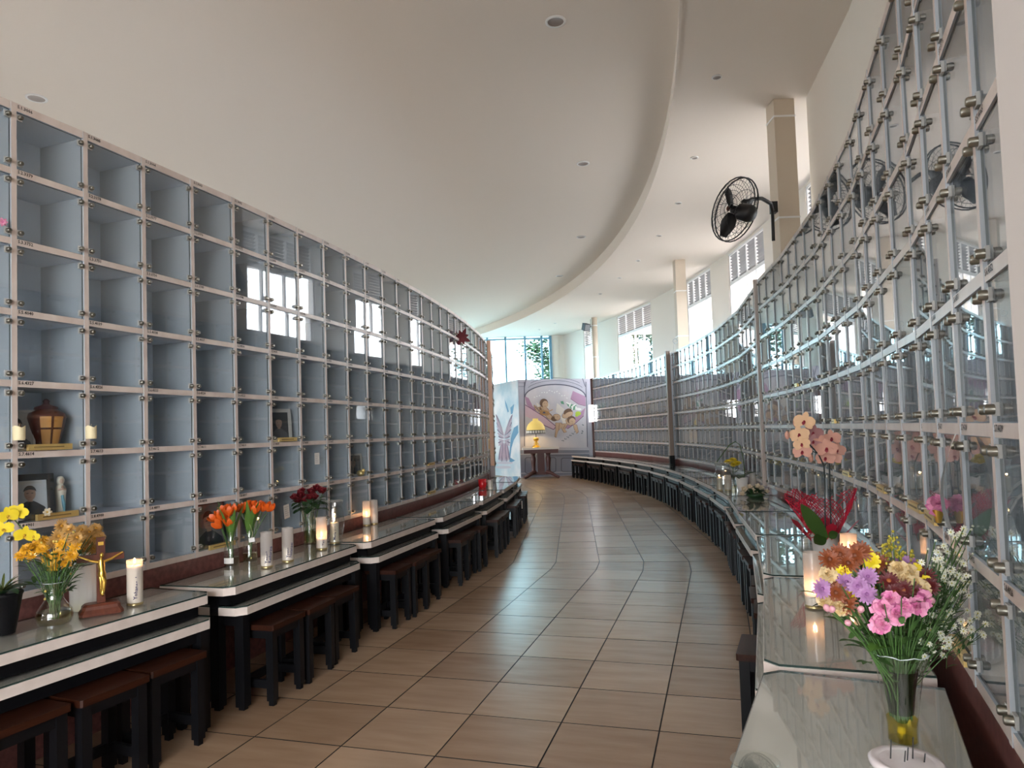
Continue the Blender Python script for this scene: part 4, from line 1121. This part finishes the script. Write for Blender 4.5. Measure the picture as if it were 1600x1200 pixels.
# big orchid in a white pot wrapped in red mesh
p = on(1291, 876)
t = thing('potted_orchid', 'tall peach orchid in white pot wrapped with red mesh and bow', 'potted plant', p)
Y0 = p.y
MB().lathe([(.062, 0), (.066, .01), (.082, .165), (.086, .17), (.078, .17), (.07, .13)], 24).build('pot', C('marbled_pot', (.66, .64, .62), .4, noise=((.50, .49, .48), 8, 5)), t)
MB().ball((0, 0, .145), (.072, .072, .03), 10, 5).build('bark', C('bark', (.06, .035, .02)), t)
loc_ = lambda x, y, dy=0.: at_y(x, y, Y0 + dy) - p
MB().tube([loc_(1290, 838), loc_(1289, 800), loc_(1289, 760), loc_(1287.5, 728), loc_(1278, 708), loc_(1263, 693)], .0042, 6).tube([loc_(1299, 838, .02), loc_(1297, 780, .02), loc_(1296, 730, .02), loc_(1295, 700, .02)], .0042, 6).tube([loc_(1288, 727), loc_(1296, 720)], .003, 5).tube([loc_(1278, 708), loc_(1266, 704)], .003, 5).build('flower_stem', C('dark_stem', (.02, .03, .03)), t)
pe, pr, pd, lip = C('orchid_peach', (.74, .47, .27)), C('orchid_rose', (.64, .33, .25)), C('orchid_dusk', (.42, .20, .20)), C('orchid_maroon', (.30, .03, .05))
for x, y, r, m_ in ((1257, 659, .066, pe), (1249, 679, .062, pe), (1271, 676, .062, pd), (1253, 694, .052, pe), (1254, 706, .058, pr), (1284, 694, .062, pr), (1300, 685, .058, pr), (1292, 701, .066, pr), (1308, 703, .052, pr), (1290, 716, .058, pr), (1302, 716, .052, pr), (1271, 690, .05, pd)):
    h = loc_(x, y, random.uniform(-.05, .03)); b = MB(); b.M = aim(h, toview(p + h) + Vector((random.uniform(-.5, .2), 0, random.uniform(-.3, .2))), random.uniform(-.25, .25) + PI * 0); orchid(b, r)
    b.build('blossom', [m_, lip], t)
for x, y in ((1230, 680), (1267, 716), (1243, 661)):
    MB().ball(loc_(x, y), (.016, .016, .026), 8, 6).build('bud', pr, t)
b = MB()
for x0, y0, x1, y1, w in ((1290, 842, 1247, 782, .085), (1288, 838, 1269, 852, .075), (1295, 838, 1312, 832, .05)):
    a, c = loc_(x0, y0, -.10), loc_(x1, y1, -.20); d_ = c - a; L = d_.length
    b.M = Matrix.Translation(a) @ frame((0, 0, 0), d_, toview(p)); b.petal(L, w, 0, .3, .15, 6); b.M = Matrix.Identity(4)
b.build('leaf', C('orchid_leaf', (.05, .12, .025), .35), t)
redm = C('red_mesh', (.50, .01, .04), .45)
b = MB()
# stiff open lace: strands of a cone that stands around the stems
na, nz = 40, 12
def cone(i, k):
    a = PI * (.02 + 1.5 * i / na) - .55; f = k / nz; r = .06 + .15 * f + .022 * math.sin(5 * a) * f
    return Vector((r * math.cos(a), r * math.sin(a) * .8, .13 + .27 * f + .035 * math.sin(3 * a + 1) * f))
for i in range(na):
    for k in range(nz):
        if (i * 7 + k * 3) % 10 == 0: continue
        b.tube([cone(i, k), cone(i + 1, k + 1)], .0030, 3)
        if (i + k) % 3: b.tube([cone(i + 1, k), cone(i, k + 1)], .0030, 3)
stuff(b.build('mesh_wrap', redm, t))
b = MB()
for a0, w0 in ((2.5, .5), (4.6, .35), (-.3, .4), (1.2, .4)):
    vs = []
    for k in range(6):
        f = k / 5
        for e in (-1, 0, 1):
            a = a0 + e * w0 * .5; r = .065 + (.12 + .02 * (e == 0)) * f
            vs.append((r * math.cos(a), r * math.sin(a) * .8, .12 + .13 * f - .02 * abs(e)))
    b.add(vs, [(3 * k + j, 3 * k + 3 + j, 3 * k + 4 + j, 3 * k + 1 + j) for k in range(5) for j in range(2)], 0, True)
b.build('red_paper', redm, t)
b = MB()
bc = loc_(1268, 825, -.09)
for a in (0, 1.1, 2.4, 3.5, 4.6, 5.5):
    d_ = Vector((math.cos(a), 0, math.sin(a)))
    side_ = Vector((-d_.z, 0, d_.x))
    pts = [bc, bc + d_ * .045 + side_ * .018 + Vector((0, -.02, 0)), bc + d_ * .06, bc + d_ * .045 - side_ * .018 + Vector((0, .01, 0)), bc]
    vs = []
    for q in pts: vs += [q + Vector((0, -.011, 0)), q + Vector((0, .011, 0))]
    b.add(vs, [(2 * k, 2 * k + 2, 2 * k + 3, 2 * k + 1) for k in range(4)], 0, True)
b.ball(bc, .012)
b.build('bow', M['red'], t)
t = thing('glass_dish', 'small stacked clear glass dishes beside the peach orchid', 'glass', on(1262, 853))
MB().lathe([(.03, 0), (.05, .012), (.052, .016)], 16).lathe([(.035, .018), (.055, .032), (.057, .036)], 16).build('dish', M['vglass'], t)
candle('candle', 'tall lit candle glass left of the mixed bouquet', on(1272, 948), .039, .25, .062, True)
candle('candle', 'tall lit candle glass behind the mixed bouquet', on(1329, 908), .042, .25, .16, True)

# mixed bouquet in a flared glass vase with amber base
p = on(1411, 1158)
YB = p.y
t = glass_vase('flower_vase', 'flared glass vase with amber base holding the mixed bouquet', p, [(.036, 0), (.037, .05), (.040, .075), (.047, .13), (.056, .19), (.072, .235)], None, n=28, wave=lambda a, k: (.004 * math.cos(8 * a) * (1 if k > 4 else .4), .004 * math.cos(8 * a) * (k == 5)))
MB().lathe([(.034, .004), (.035, .048), (.0375, .062)], 20).build('amber_water', M['ywater'], t)
MB().lathe([(.030, .075), (.036, .13), (.046, .19)], 16, cap=False).build('dark_sleeve', thin_glass('dark_sleeve', (.35, .36, .36), .05), t)
def bq(name, label, group, spots, kind, mats, up_=.4, leaves=1):
    base_ = label
    for n_, (x, y, dy) in enumerate(sorted(spots)):
        label = '%s, %s from the left' % (base_, ORD[n_])
        h = at_y(x, y, YB + dy)
        flower(name, label, 'flower', group, p + Vector((random.uniform(-.022, .022), random.uniform(-.022, .022), .06)), h, toview(h) + Vector((random.uniform(-.35, .35), 0, random.uniform(0, up_))), kind, mats, leaves)
pk1, pk2 = C('carnation_pink', (.70, .27, .42)), C('carnation_deep', (.58, .15, .32))
bq('carnation', 'bright pink carnation at the front of the mixed bouquet', 'pink carnations in the bouquet', [(1378, 950, -.09), (1392, 938, -.08), (1410, 950, -.09), (1400, 960, -.10), (1433, 946, -.09), (1375, 976, -.10), (1440, 935, -.05)], lambda b: ruffle(b, .026), [pk1, pk2], .3)
lv, lv2 = C('lisianthus_lilac', (.36, .17, .35)), C('lisianthus_eye', (.20, .07, .20))
bq('daisy', 'lilac daisy in the mixed bouquet', 'lilac daisies in the bouquet', [(1341, 916, -.05), (1356, 901, -.02), (1322, 910, -.02), (1355, 929, -.07), (1410, 880, .06), (1428, 887, .06), (1284, 920, -.03)], lambda b: mum(b, .027, 3, 16, .28, spread=.1), [lv, lv2])
bq('chrysanthemum', 'bronze chrysanthemum at the top left of the bouquet', 'bronze chrysanthemums in the bouquet', [(1296, 874, 0), (1312, 866, .02), (1336, 868, .0), (1345, 862, .03), (1325, 880, .0), (1310, 908, .0), (1322, 942, -.04), (1306, 926, -.03), (1372, 880, .05)], lambda b: mum(b, .031, 3, 17, .20), [C('mum_bronze', (.20, .045, .010)), C('mum_bronze_eye', (.12, .03, .01))])
bq('chrysanthemum', 'dark maroon chrysanthemum in the middle of the bouquet', 'maroon chrysanthemums in the bouquet', [(1389, 908, -.03), (1398, 926, -.05), (1424, 924, -.04), (1452, 916, -.02), (1446, 902, .0), (1412, 922, -.05)], lambda b: mum(b, .028, 3, 17, .20), [C('mum_maroon', (.10, .008, .010)), C('mum_maroon_eye', (.30, .09, .02))])
bq('carnation', 'cream carnation in the mixed bouquet', 'cream carnations in the bouquet', [(1404, 890, -.01), (1418, 894, .0), (1413, 908, -.03), (1428, 912, -.02), (1438, 920, -.02), (1294, 898, .0), (1304, 915, .02), (1290, 936, -.02), (1312, 948, -.03)], lambda b: ruffle(b, .024), [C('carnation_cream', (.64, .48, .26)), C('carnation_butter', (.56, .38, .16))])
bq('gerbera', 'yellow flower in the mixed bouquet', 'yellow flowers in the bouquet', [(1353, 868, .05), (1360, 876, .04), (1432, 895, .02), (1324, 928, -.02), (1446, 912, -.01), (1316, 893, .0)], lambda b: mum(b, .026, 2, 11, .5), [C('gerbera_yellow', (.80, .62, .02)), C('gerbera_eye', (.6, .4, .02))])
bq('bud', 'pale pink bud on the edge of the mixed bouquet', 'pink buds of the bouquet', [(1300, 952, -.06), (1292, 950, -.06), (1345, 952, -.08), (1325, 973, -.07), (1456, 938, -.06)], lambda b: b.ball((0, 0, 0), (.009, .009, .016), 8, 6, 0), [C('bud_pink', (.70, .34, .40))], .6, 0)
# goldenrod and aster sprays
for k, (x, y, dy) in enumerate(sorted(((1395, 835, .06), (1405, 855, .06), (1380, 860, .08), (1425, 862, .06), (1390, 850, .1)))):
    h = at_y(x, y, YB + dy); r0 = p + Vector((.01, .01, .06))
    t = thing('goldenrod', 'yellow-green goldenrod spray behind the bouquet, %s from the left' % ORD[k], 'flower', r0, 0, 'goldenrod sprays in the bouquet')
    b = MB(); h = h - r0; stem(b, (0, 0, 0), h, .0018); b.build('stem', M['green'], t)
    b = MB()
    for j in range(70):
        f = random.uniform(.72, 1.0); s_ = (1.0 - f) * .30
        b.ball(h * f + Vector((random.uniform(-1, 1) * s_, random.uniform(-1, 1) * s_, random.uniform(-.02, .02))), .0042, 5, 3)
    stuff(b.build('florets', C('goldenrod_yellow', (.40, .33, .03)), t))
tips = [(1470, 880), (1480, 862), (1492, 840), (1506, 826), (1520, 822), (1500, 860), (1512, 850), (1485, 890), (1475, 905), (1495, 900), (1505, 915), (1470, 925), (1488, 935), (1480, 955), (1465, 965), (1500, 945), (1528, 960), (1540, 975), (1462, 845), (1450, 858), (1525, 890), (1470, 990), (1458, 1000)]
for n_, (x, y) in enumerate(sorted(tips)):
    h = at_y(x, y, YB + random.uniform(-.04, .16)); r0 = p + Vector((.012, .0, .07)); h = h - r0
    t = thing('aster_spray', 'spray of tiny white asters right of the bouquet, %s from the left' % ORD[n_], 'flower', r0, 0, 'white aster sprays in the bouquet')
    b = MB(); stem(b, (0, 0, 0), h, .0014)
    q = []
    for j in range(9):
        f = random.uniform(.62, .95); e = h * f + Vector((random.uniform(-.045, .045), random.uniform(-.03, .03), random.uniform(-.01, .05))); q.append(e); b.tube([h * (f - .12), e], .0009, 3)
        leaf(b, h * (f - .1), (random.uniform(-1, 1), random.uniform(-1, 1)), .025, .007, -.5)
    stuff(b.build('twigs', M['green'], t))
    b = MB()
    for e in q + [h]:
        b.M = aim(e, toview(p + e) + Vector((random.uniform(-.6, .6), 0, random.uniform(0, .8)))); 
        if random.random() < .75: mum(b, .0095, 1, 8, .42)
        else: b.ball((0, 0, 0), .004, 5, 4, 0)
        b.M = Matrix.Identity(4)
    stuff(b.build('blossoms', [C('aster_white', (.76, .76, .62)), C('aster_eye', (.55, .50, .10))], t))
t = thing('bouquet_foliage', 'mass of green stems and leaves inside the mixed bouquet', 'foliage', p)
b = MB()
for k in range(80):
    a = random.uniform(0, 2 * PI); e = random.uniform(.85, 1.45); L = random.uniform(.16, .36)
    q = Vector((.03 * math.cos(a), .03 * math.sin(a), .20)) + Vector((math.cos(a) * math.cos(e) * 1.0, .7 * math.sin(a) * math.cos(e), math.sin(e))) * L * .8
    b.tube([(.012 * math.cos(a), .012 * math.sin(a), .05), (.02 * math.cos(a), .02 * math.sin(a), .17), q], .0016, 4)
    leaf(b, q * random.uniform(.72, .95), (math.cos(a), math.sin(a)), random.uniform(.03, .07), random.uniform(.010, .022), -.7, 0, random.uniform(.5, 1.2))
for a, L in ((2.8, .09), (3.4, .10), (2.4, .08)): leaf(b, (-.01, -.02, .245), (math.cos(a), math.sin(a)), L, .07, -1.1, 1)
stuff(b.build('leaves', [M['green'], M['lgreen']], t))
t = thing('palm_frond', 'dark pointed leaves lying left of the bouquet by the candle', 'leaves', on(1305, 985) + Vector((0, 0, .12)))
b = MB()
for k in range(9): leaf(b, (.02 * k * .3, 0, .0), (-1, -.5 + .12 * k), random.uniform(.08, .13), .016, -.3, 0, .0 + .04 * k)
b.build('leaf', M['dgreen'], t)

p = at_h(1417, 1204, ZG)
t = thing('flower_pin_holder', 'round pale marbled pin holder with black wires before the bouquet vase', 'flower holder', p)
MB().lathe([(.070, 0), (.082, .012), (.084, .022), (.076, .028), (.060, .024)], 28).build('dish', C('marbled_pink', (.68, .60, .60), .35, noise=((.80, .74, .74), 14, 4)), t)
MB().lathe([(.060, .022), (.0, .024)], 24, cap=False).build('moss_bed', C('moss_bed', (.52, .44, .42), .8, noise=((.18, .13, .12), 26, 6)), t)
for dx, dy, h in ((-.032, .012, .05), (-.008, -.006, .03), (.002, .0, .035), (.02, .008, .055), (.036, -.012, .025)):
    MB().tube([(dx, dy, .02), (dx + .004, dy, .02 + h)], .0016, 5).build('wire_pin', M['wire'], t)
t = thing('glass_disc', 'clear glass saucer lying at the front corner of the nearest right table', 'glass', at_h(1180, 1196, ZG))
MB().lathe([(.03, 0), (.055, .006), (.06, .012)], 24).build('saucer', M['vglass'], t)

# ------------------------------------------------------------------ things in and on the niches
def niche_pt(cell, x, d, z):
    """x along the niche (left-right), d into the niche, z above its floor"""
    m = cell
    return m @ Vector((x, d, z - (RP - .034) / 2))
def nameplate(cell, label, w=.20, x=0., d=-.022, z=.004, front=True):
    q = niche_pt(cell, x, d, z); mw = Matrix.Translation(q) @ cell.to_3x3().to_4x4()
    t = thing('nameplate', label, 'nameplate', q)
    t.rotation_euler = mw.to_euler()
    MB().prism([(-w / 2, 0), (w / 2, 0), (w / 2, .018), (-w / 2, .018)], 0, .032).build('bar', M['brass'], t)
    MB().box(-w * .38, -.0012, .013, w * .30, -.0002, .020).build('engraving', C('engraved', (.25, .16, .05)), t)
    return t
def framed_photo(cell, label, w, h, x, d, tilt=.2, yaw=.0, dark=True, suit=(.02, .02, .025), bgc=(.50, .52, .55), hair=(.02, .018, .016), border=.028):
    q = niche_pt(cell, x, d, .004)
    t = thing('framed_photo', label, 'picture', q)
    mw = Matrix.Translation(q) @ cell.to_3x3().to_4x4() @ Matrix.Rotation(yaw, 4, 'Z') @ Matrix.Rotation(-tilt, 4, 'X')
    t.rotation_euler = mw.to_euler()
    b = MB(); b.box(-w / 2, 0, 0, w / 2, .015, border).box(-w / 2, 0, h - border, w / 2, .015, h).box(-w / 2, 0, border, -w / 2 + border, .015, h - border).box(w / 2 - border, 0, border, w / 2, .015, h - border)
    b.build('frame', C('photo_frame_black', (.015, .015, .016), .3) if dark else C('photo_frame_pale', (.55, .53, .50)), t)
    b = MB(); iw, ih = w - 2 * border, h - 2 * border; x0 = -iw / 2; z0 = border
    def poly(pts, y, mi): b.add([(x0 + u * iw, y, z0 + v * ih) for u, v in pts], [tuple(range(len(pts)))], mi)
    poly([(0, 0), (1, 0), (1, 1), (0, 1)], .006, 0)
    poly([(.02, 0), (.98, 0), (.93, .18), (.70, .33), (.60, .38), (.40, .38), (.30, .33), (.07, .18)], .0055, 1)
    poly([(.42, .36), (.58, .36), (.56, .48), (.44, .48)], .0050, 2)
    poly([(.5 + .17 * math.cos(2 * PI * i / 16), .60 + .21 * math.sin(2 * PI * i / 16)) for i in range(16)], .0045, 2)
    poly([(.5 + .19 * math.cos(PI * i / 12), .66 + .19 * math.sin(PI * i / 12)) for i in range(13)] + [(.36, .70), (.5, .73), (.64, .70)], .0040, 3)
    for u in (.43, .57): poly([(u - .035, .605), (u + .035, .605), (u + .03, .625), (u - .03, .625)], .0035, 3)
    poly([(.45, .50), (.55, .50), (.53, .485), (.47, .485)], .0035, 4)
    b.build('photo', [C('photo_bg%.2f' % bgc[0], bgc), C('photo_suit%.2f' % suit[0], suit), C('photo_skin', (.42, .27, .20)), C('photo_hair', hair), C('photo_lip', (.30, .10, .09))], t)
    return t
c = LCELL[0, 4]
q = niche_pt(c, .06, .125, .0)
t = thing('urn', 'dark red wooden urn with carved gold cross panel in a left niche', 'urn', q, 0)
UR = [(.050, 0), (.055, .01), (.068, .06), (.086, .14), (.094, .18), (.088, .205), (.05, .225), (.045, .232)]
MB().lathe(UR, 20).build('body', M['crucwood'], t)
MB().lathe([(.06, .226), (.055, .24), (.02, .252), (.014, .262), (.018, .272), (.008, .284), (0, .286)], 16).build('lid', M['redwood'], t)
fd = -(c.to_3x3() @ Vector((0, 1, 0))); vdir = Vector((-q.x, -q.y, 0)).normalized(); fd = (fd + vdir).normalized(); fx = Vector((-fd.y, fd.x, 0))
b = MB()
for a0, a1 in ((-.62, -.07), (.07, .62)):
    for z0, z1 in ((.03, .115), (.125, .185)):
        vs = []
        for j in range(5):
            a = a0 + (a1 - a0) * j / 4
            for z in (z0, z1):
                r = .004 + .055 + (.094 - .055) * min(1, z / .17); k_ = fd * math.cos(a) * r + fx * math.sin(a) * r; vs.append((k_.x, k_.y, z))
        b.add(vs, [(2 * j, 2 * j + 2, 2 * j + 3, 2 * j + 1) for j in range(4)], 0, True)
b.build('gold_panel', C('carved_gold', (.62, .30, .08), .35), t)
framed_photo(c, 'framed portrait of a smiling person beside the wooden urn', .17, .22, -.085, .15, .10, -.45, False, (.10, .10, .11), (.45, .44, .43), border=.012)
nameplate(c, 'gold nameplate bar on the ledge before the wooden urn', .24, -.02)
c = LCELL[0, 5]
framed_photo(c, 'black framed portrait of a man beside the statue in a left niche', .22, .245, -.065, .07, .20, -.45, border=.034)
q = niche_pt(c, .105, .08, .0)
t = thing('statue', 'small white and blue statue of a praying robed woman in a left niche', 'statue', q)
MB().lathe([(.030, 0), (.032, .012), (.024, .02)], 12).build('base', C('statue_stone', (.45, .42, .38)), t)
MB().lathe([(.026, .015), (.024, .06), (.025, .11), (.028, .14), (.024, .165), (.012, .178)], 12).build('robe', C('statue_white', (.72, .66, .55)), t)
MB().lathe([(.012, .175), (.019, .19), (.020, .205), (.013, .22), (.0, .224)], 10).build('veil', C('statue_white', (.72, .66, .55)), t)
b = MB(); b.ball(fd * .010 + Vector((0, 0, .198)), (.0125, .0125, .016), 8, 6).build('face', C('statue_skin', (.60, .42, .32)), t)
b = MB(); b.tube([fd * .02 + fx * .018 + Vector((0, 0, .15)), fd * .030 + Vector((0, 0, .155)), fd * .034 + Vector((0, 0, .17))], .007, 6).tube([fd * .02 - fx * .018 + Vector((0, 0, .15)), fd * .030 + Vector((0, 0, .155))], .007, 6).build('praying_hands', C('statue_skin', (.60, .42, .32)), t)
b = MB(); b.tube([fd * .026 + Vector((0, 0, .12)), fd * .030 + fx * .006 + Vector((0, 0, .07)), fd * .028 + fx * .010 + Vector((0, 0, .03))], [.007, .009, .006], 6).build('sash', C('statue_blue', (.18, .38, .46)), t)
nameplate(c, 'gold nameplate bar on the ledge before the statue', .23, .02)
b = MB(); q = niche_pt(c, -.05, -.030, .045); t = thing('silk_flower', 'small cream silk flower on the nameplate below the portrait', 'flower', q)
b.M = aim((0, 0, 0), toview(q)); mum(b, .022, 2, 6, .6); b.build('bloom', [C('silk_cream', (.70, .62, .45)), M['gold']], t)
c = LCELL[3, 6]
framed_photo(c, 'large colour portrait of a person in dark suit filling a bottom niche', .31, .315, -.01, .05, .06, .0, True, (.03, .035, .045), (.22, .20, .20), border=.012)
nameplate(c, 'gold nameplate bar below the large colour portrait', .25, .03)
c = LCELL[5, 4]
framed_photo(c, 'pale framed portrait of a person in a middle left niche', .21, .27, .02, .07, .12, -.6, False, (.10, .03, .02), (.03, .03, .03), border=.028)
nameplate(c, 'gold nameplate bar before the pale framed portrait', .24, .0)
c = LCELL[8, 5]
framed_photo(c, 'small dark photo in a pale frame in a lower left niche', .19, .22, .06, .09, .10, -.7, False, (.03, .03, .03), (.10, .09, .09), border=.018)
q = niche_pt(c, -.06, .04, .0); t = thing('dried_sprig', 'thin dried sprigs beside the small dark photo', 'plant', q)
b = MB()
for k in range(9): b.tube([(0, 0, 0), (random.uniform(-.03, .03), random.uniform(-.03, .03), random.uniform(.12, .24))], .002, 4)
stuff(b.build('twigs', C('dried', (.30, .24, .17)), t))
q = niche_pt(c, .08, .03, .0); t = thing('figurine', 'small gold crib figurine before the small dark photo', 'figurine', q)
MB().ball((0, 0, .03), (.04, .02, .03), 8, 5).ball((.03, 0, .055), .018).build('body', M['brass'], t)
c = LCELL[-1, 5]; q = niche_pt(c, .10, .05, 0)
t = thing('figurine', 'small blue robed figurine at the left edge beside the portrait', 'figurine', q)
MB().lathe([(.035, 0), (.03, .06), (.02, .11), (.008, .125)], 10).build('robe', C('robe_blue', (.10, .17, .24)), t); MB().ball((0, 0, .135), .016).build('head', C('statue_skin', (.60, .42, .32)), t)
q = LCELL[-1, 1] @ Vector((.14, -.015, -.10)); t = thing('silk_flower', 'tiny pink flower stuck on the upper niche at the left edge', 'flower', q)
b = MB(); b.M = aim((0, 0, 0), toview(q)); mum(b, .022, 2, 7, .5); b.build('bloom', [pk1, pk2], t)
for i, k, lab in ((13, 5, 'gold nameplate bar in a lower left niche, nearest of three in a row'), (15, 5, 'gold nameplate bar in a lower left niche, second of three in a row'), (17, 5, 'gold nameplate bar in a lower left niche, farthest of three in a row'), (13, 6, 'gold nameplate bar before the dark keepsake in a bottom niche')):
    nameplate(LCELL[i, k], lab, .26, 0)
q = niche_pt(LCELL[13, 6], -.03, .1, 0); t = thing('keepsake', 'dark bundled keepsake in a bottom left niche behind its nameplate', 'keepsake', q)
MB().lathe([(.08, 0), (.10, .08), (.07, .19), (.03, .24), (0, .25)], 10).build('body', C('keepsake_dark', (.05, .05, .07)), t)
q = niche_pt(LCELL[15, 5], -.10, .08, 0); t = thing('statue', 'small white statue in a lower left niche far along the wall', 'statue', q)
MB().lathe([(.035, 0), (.03, .02), (.026, .12), (.03, .17), (.012, .20)], 10).ball((0, 0, .22), .02).build('body', M['ceramic'], t)
def note(cell, label, x, z, w, h, tilt=0.):
    q = cell @ Vector((x, -.012, z)); t = thing('paper_note', label, 'note', q)
    t.rotation_euler = (cell.to_3x3().to_4x4() @ Matrix.Rotation(tilt, 4, 'Y')).to_euler()
    MB().box(-w / 2, -.001, -h / 2, w / 2, 0, h / 2).build('sheet', C('paper', (.80, .78, .74)), t)
    b = MB()
    for k in range(5): b.box(-w * .36, -.0016, h * (.3 - .15 * k), w * (.36 - .1 * (k % 3)), -.0011, h * (.3 - .15 * k) + .003)
    stuff(b.build('print', C('faint_print', (.45, .45, .46)), t))
note(LCELL[6, 5], 'white paper note taped to a lower pane above the roses', .02, .045, .075, .10)
note(LCELL[5, 6], 'white paper note on the pane left of the red roses', -.03, .0, .075, .11, -.12)
for i, lab in ((0, 'cream block candle stuck at the left edge post beside the urn'), (1, 'cream block candle stuck on the post right of the urn')):
    a = lphi(i); q = Vector((LC[0] + (LR + .028) * math.cos(a), LC[1] + (LR + .028) * math.sin(a), zline(5) + .075))
    t = thing('block_candle', lab, 'candle', q)
    MB().lathe([(.026, 0), (.028, .01), (.028, .07)], 12, 0, True, wave=lambda a, k: (.001 * math.sin(5 * a), (.006 * math.sin(3 * a)) if k == 2 else 0)).build('wax', M['cream'], t)
    MB().tube([(0, 0, .06), (.003, 0, .082)], .0015, 4).build('wick', M['cream'], t)
q = LCELL[17, 0] @ Vector((.08, -.04, -.13)); t = thing('ribbon_bow', 'dark red ribbon bow tied high on the left niche wall', 'bow', q)
b = MB()
for k in range(8):
    a = k * PI / 4 + .3; b.M = aim((0, 0, 0), toview(q)) @ Matrix.Rotation(a, 4, 'Z'); b.petal(.16 if k % 2 else .12, .06, .5, -.3, .4, 3)
b.build('loops', C('ribbon_red', (.22, .04, .05)), t)

# right niches
c = RCELL[3, 5]
for (i, k), lab, x in (((3, 5), 'gold nameplate bar under the dark vase photo, nearest right niches', .05), ((5, 5), 'gold nameplate bar before the brown keepsake, right niches', .0), ((8, 5), 'gold nameplate bar in the right niches beyond the brown keepsake', .0), ((9, 4), 'pale gold nameplate in the right niches above the peach orchid', .0), ((13, 3), 'small beige keepsake card left of the white lamp reflection', .0), ((1, 6), 'large gold nameplate bar in the lowest right niche beside the bouquet', .02), ((2, 5), 'gold nameplate bar behind the white asters', .0)):
    if (i, k) in RCELL: nameplate(RCELL[i, k], lab, .24 if k > 4 else .12, x)
q = niche_pt(RCELL[5, 5], 0, .10, 0); t = thing('keepsake', 'brown pouch with white rosettes in a right-hand niche', 'keepsake', q)
MB().lathe([(.05, 0), (.06, .04), (.05, .09), (.03, .11)], 12).build('pouch', C('pouch_brown', (.16, .05, .02)), t)
b = MB()
for k in range(6): b.M = aim((.03 * math.cos(k), .03 * math.sin(k), .12 + .008 * k), (0, 0, 1)); rose(b, .018)
b.build('rosette', C('white_bloom', (.80, .76, .70)), t)
framed_photo(RCELL[3, 5], 'dark grey framed photo in a right-hand niche above its gold nameplate', .20, .26, 0, .10, .1, .0, True, (.05, .05, .06), (.30, .31, .33))
q = RCELL[1, 5] @ Vector((-.12, -.03, -.10)); t = thing('silk_flower', 'bright pink carnation in a small gold cup fixed to the right niches', 'flower', q)
b = MB(); b.M = aim((0, 0, .03), toview(q) + Vector((0, 0, .4))); ruffle(b, .034); b.build('bloom', [pk1, pk2], t)
MB().lathe([(.008, -.03), (.016, .0), (.018, .015)], 10).build('cup', M['gold'], t)
t = thing('hanging_note', 'white curling sheet of paper hanging on the nearest right niches', 'note', RCELL[0, 5] @ Vector((-.17, -.02, 0)))
cm = RCELL[0, 5].to_3x3(); b = MB(); vs = []
for k in range(9):
    f = k / 8; z = .17 - .34 * f; bow = .035 * math.sin(PI * f)
    w0 = .012 + .07 * math.sin(PI * min(1, f * 1.1 + .05)) 
    for e in (0, 1): vs.append(cm @ Vector((-w0 * .2 + e * w0, -.004 - bow - .02 * e * math.sin(PI * f), z)))
b.add(vs, [(2 * k, 2 * k + 1, 2 * k + 3, 2 * k + 2) for k in range(8)], 0, True); b.build('sheet', C('paper', (.80, .78, .74)), t)
q = at_y(1055, 533, 16.9); t = thing('wire_ring', 'small thin wire ring standing above the brown post', 'ring', q)
b = MB(); b.tube([(.055 * math.cos(2 * PI * i / 20), 0, .055 * math.sin(2 * PI * i / 20)) for i in range(21)], .006, 5).tube([(-.03, 0, -.05), (-.07, -.05, ZT + .03 - q.z)], .004, 4); b.build('ring', C('wire_grey', (.35, .38, .40)), t)

# trees outside
def tree(p, h, r, label, seed, cols):
    rnd = random.Random(seed)
    t = thing('tree', label, 'tree', p)
    MB().tube([(0, 0, 0), (.1, 0, h * .4), (-.05, .1, h * .75)], [.16, .12, .05], 7).tube([(.08, 0, h * .4), (r * .5, 0, h * .65)], [.07, .03], 5).tube([(.05, 0, h * .5), (-r * .5, .2, h * .7)], [.07, .03], 5).build('trunk', C('tree_bark', (.16, .12, .09), .9), t)
    b = MB()
    cl = [(rnd.gauss(0, r * .38), rnd.gauss(0, r * .35), h * rnd.uniform(.42, 1.0)) for _ in range(46)]
    for c_ in cl:
        for _ in range(75):
            q = Vector(c_) + Vector((rnd.gauss(0, .26), rnd.gauss(0, .26), rnd.gauss(0, .22)))
            b.M = Matrix.Translation(q) @ Matrix.Rotation(rnd.uniform(0, 6.3), 4, 'Z') @ Matrix.Rotation(rnd.uniform(-1, 1), 4, 'X')
            b.add([(0, 0, 0), (.12, -.07, 0), (.26, 0, .02), (.12, .07, 0)], [(0, 1, 2, 3)], rnd.choice((0, 0, 1)))
    stuff(b.build('leaves', cols, t))
lf = [C('tree_leaf', (.020, .048, .014)), C('tree_leaf_light', (.05, .085, .022))]
q = at_y(848, 570, 37); tree((q.x + .35, 37, -.1), 7.4, 1.5, 'leafy tree seen through the far blue-framed window', 3, lf)
q = at_y(1008, 560, 33); tree((q.x, 33, -.1), 8.2, 1.2, 'leafy tree seen through the far right louvred window', 5, lf)
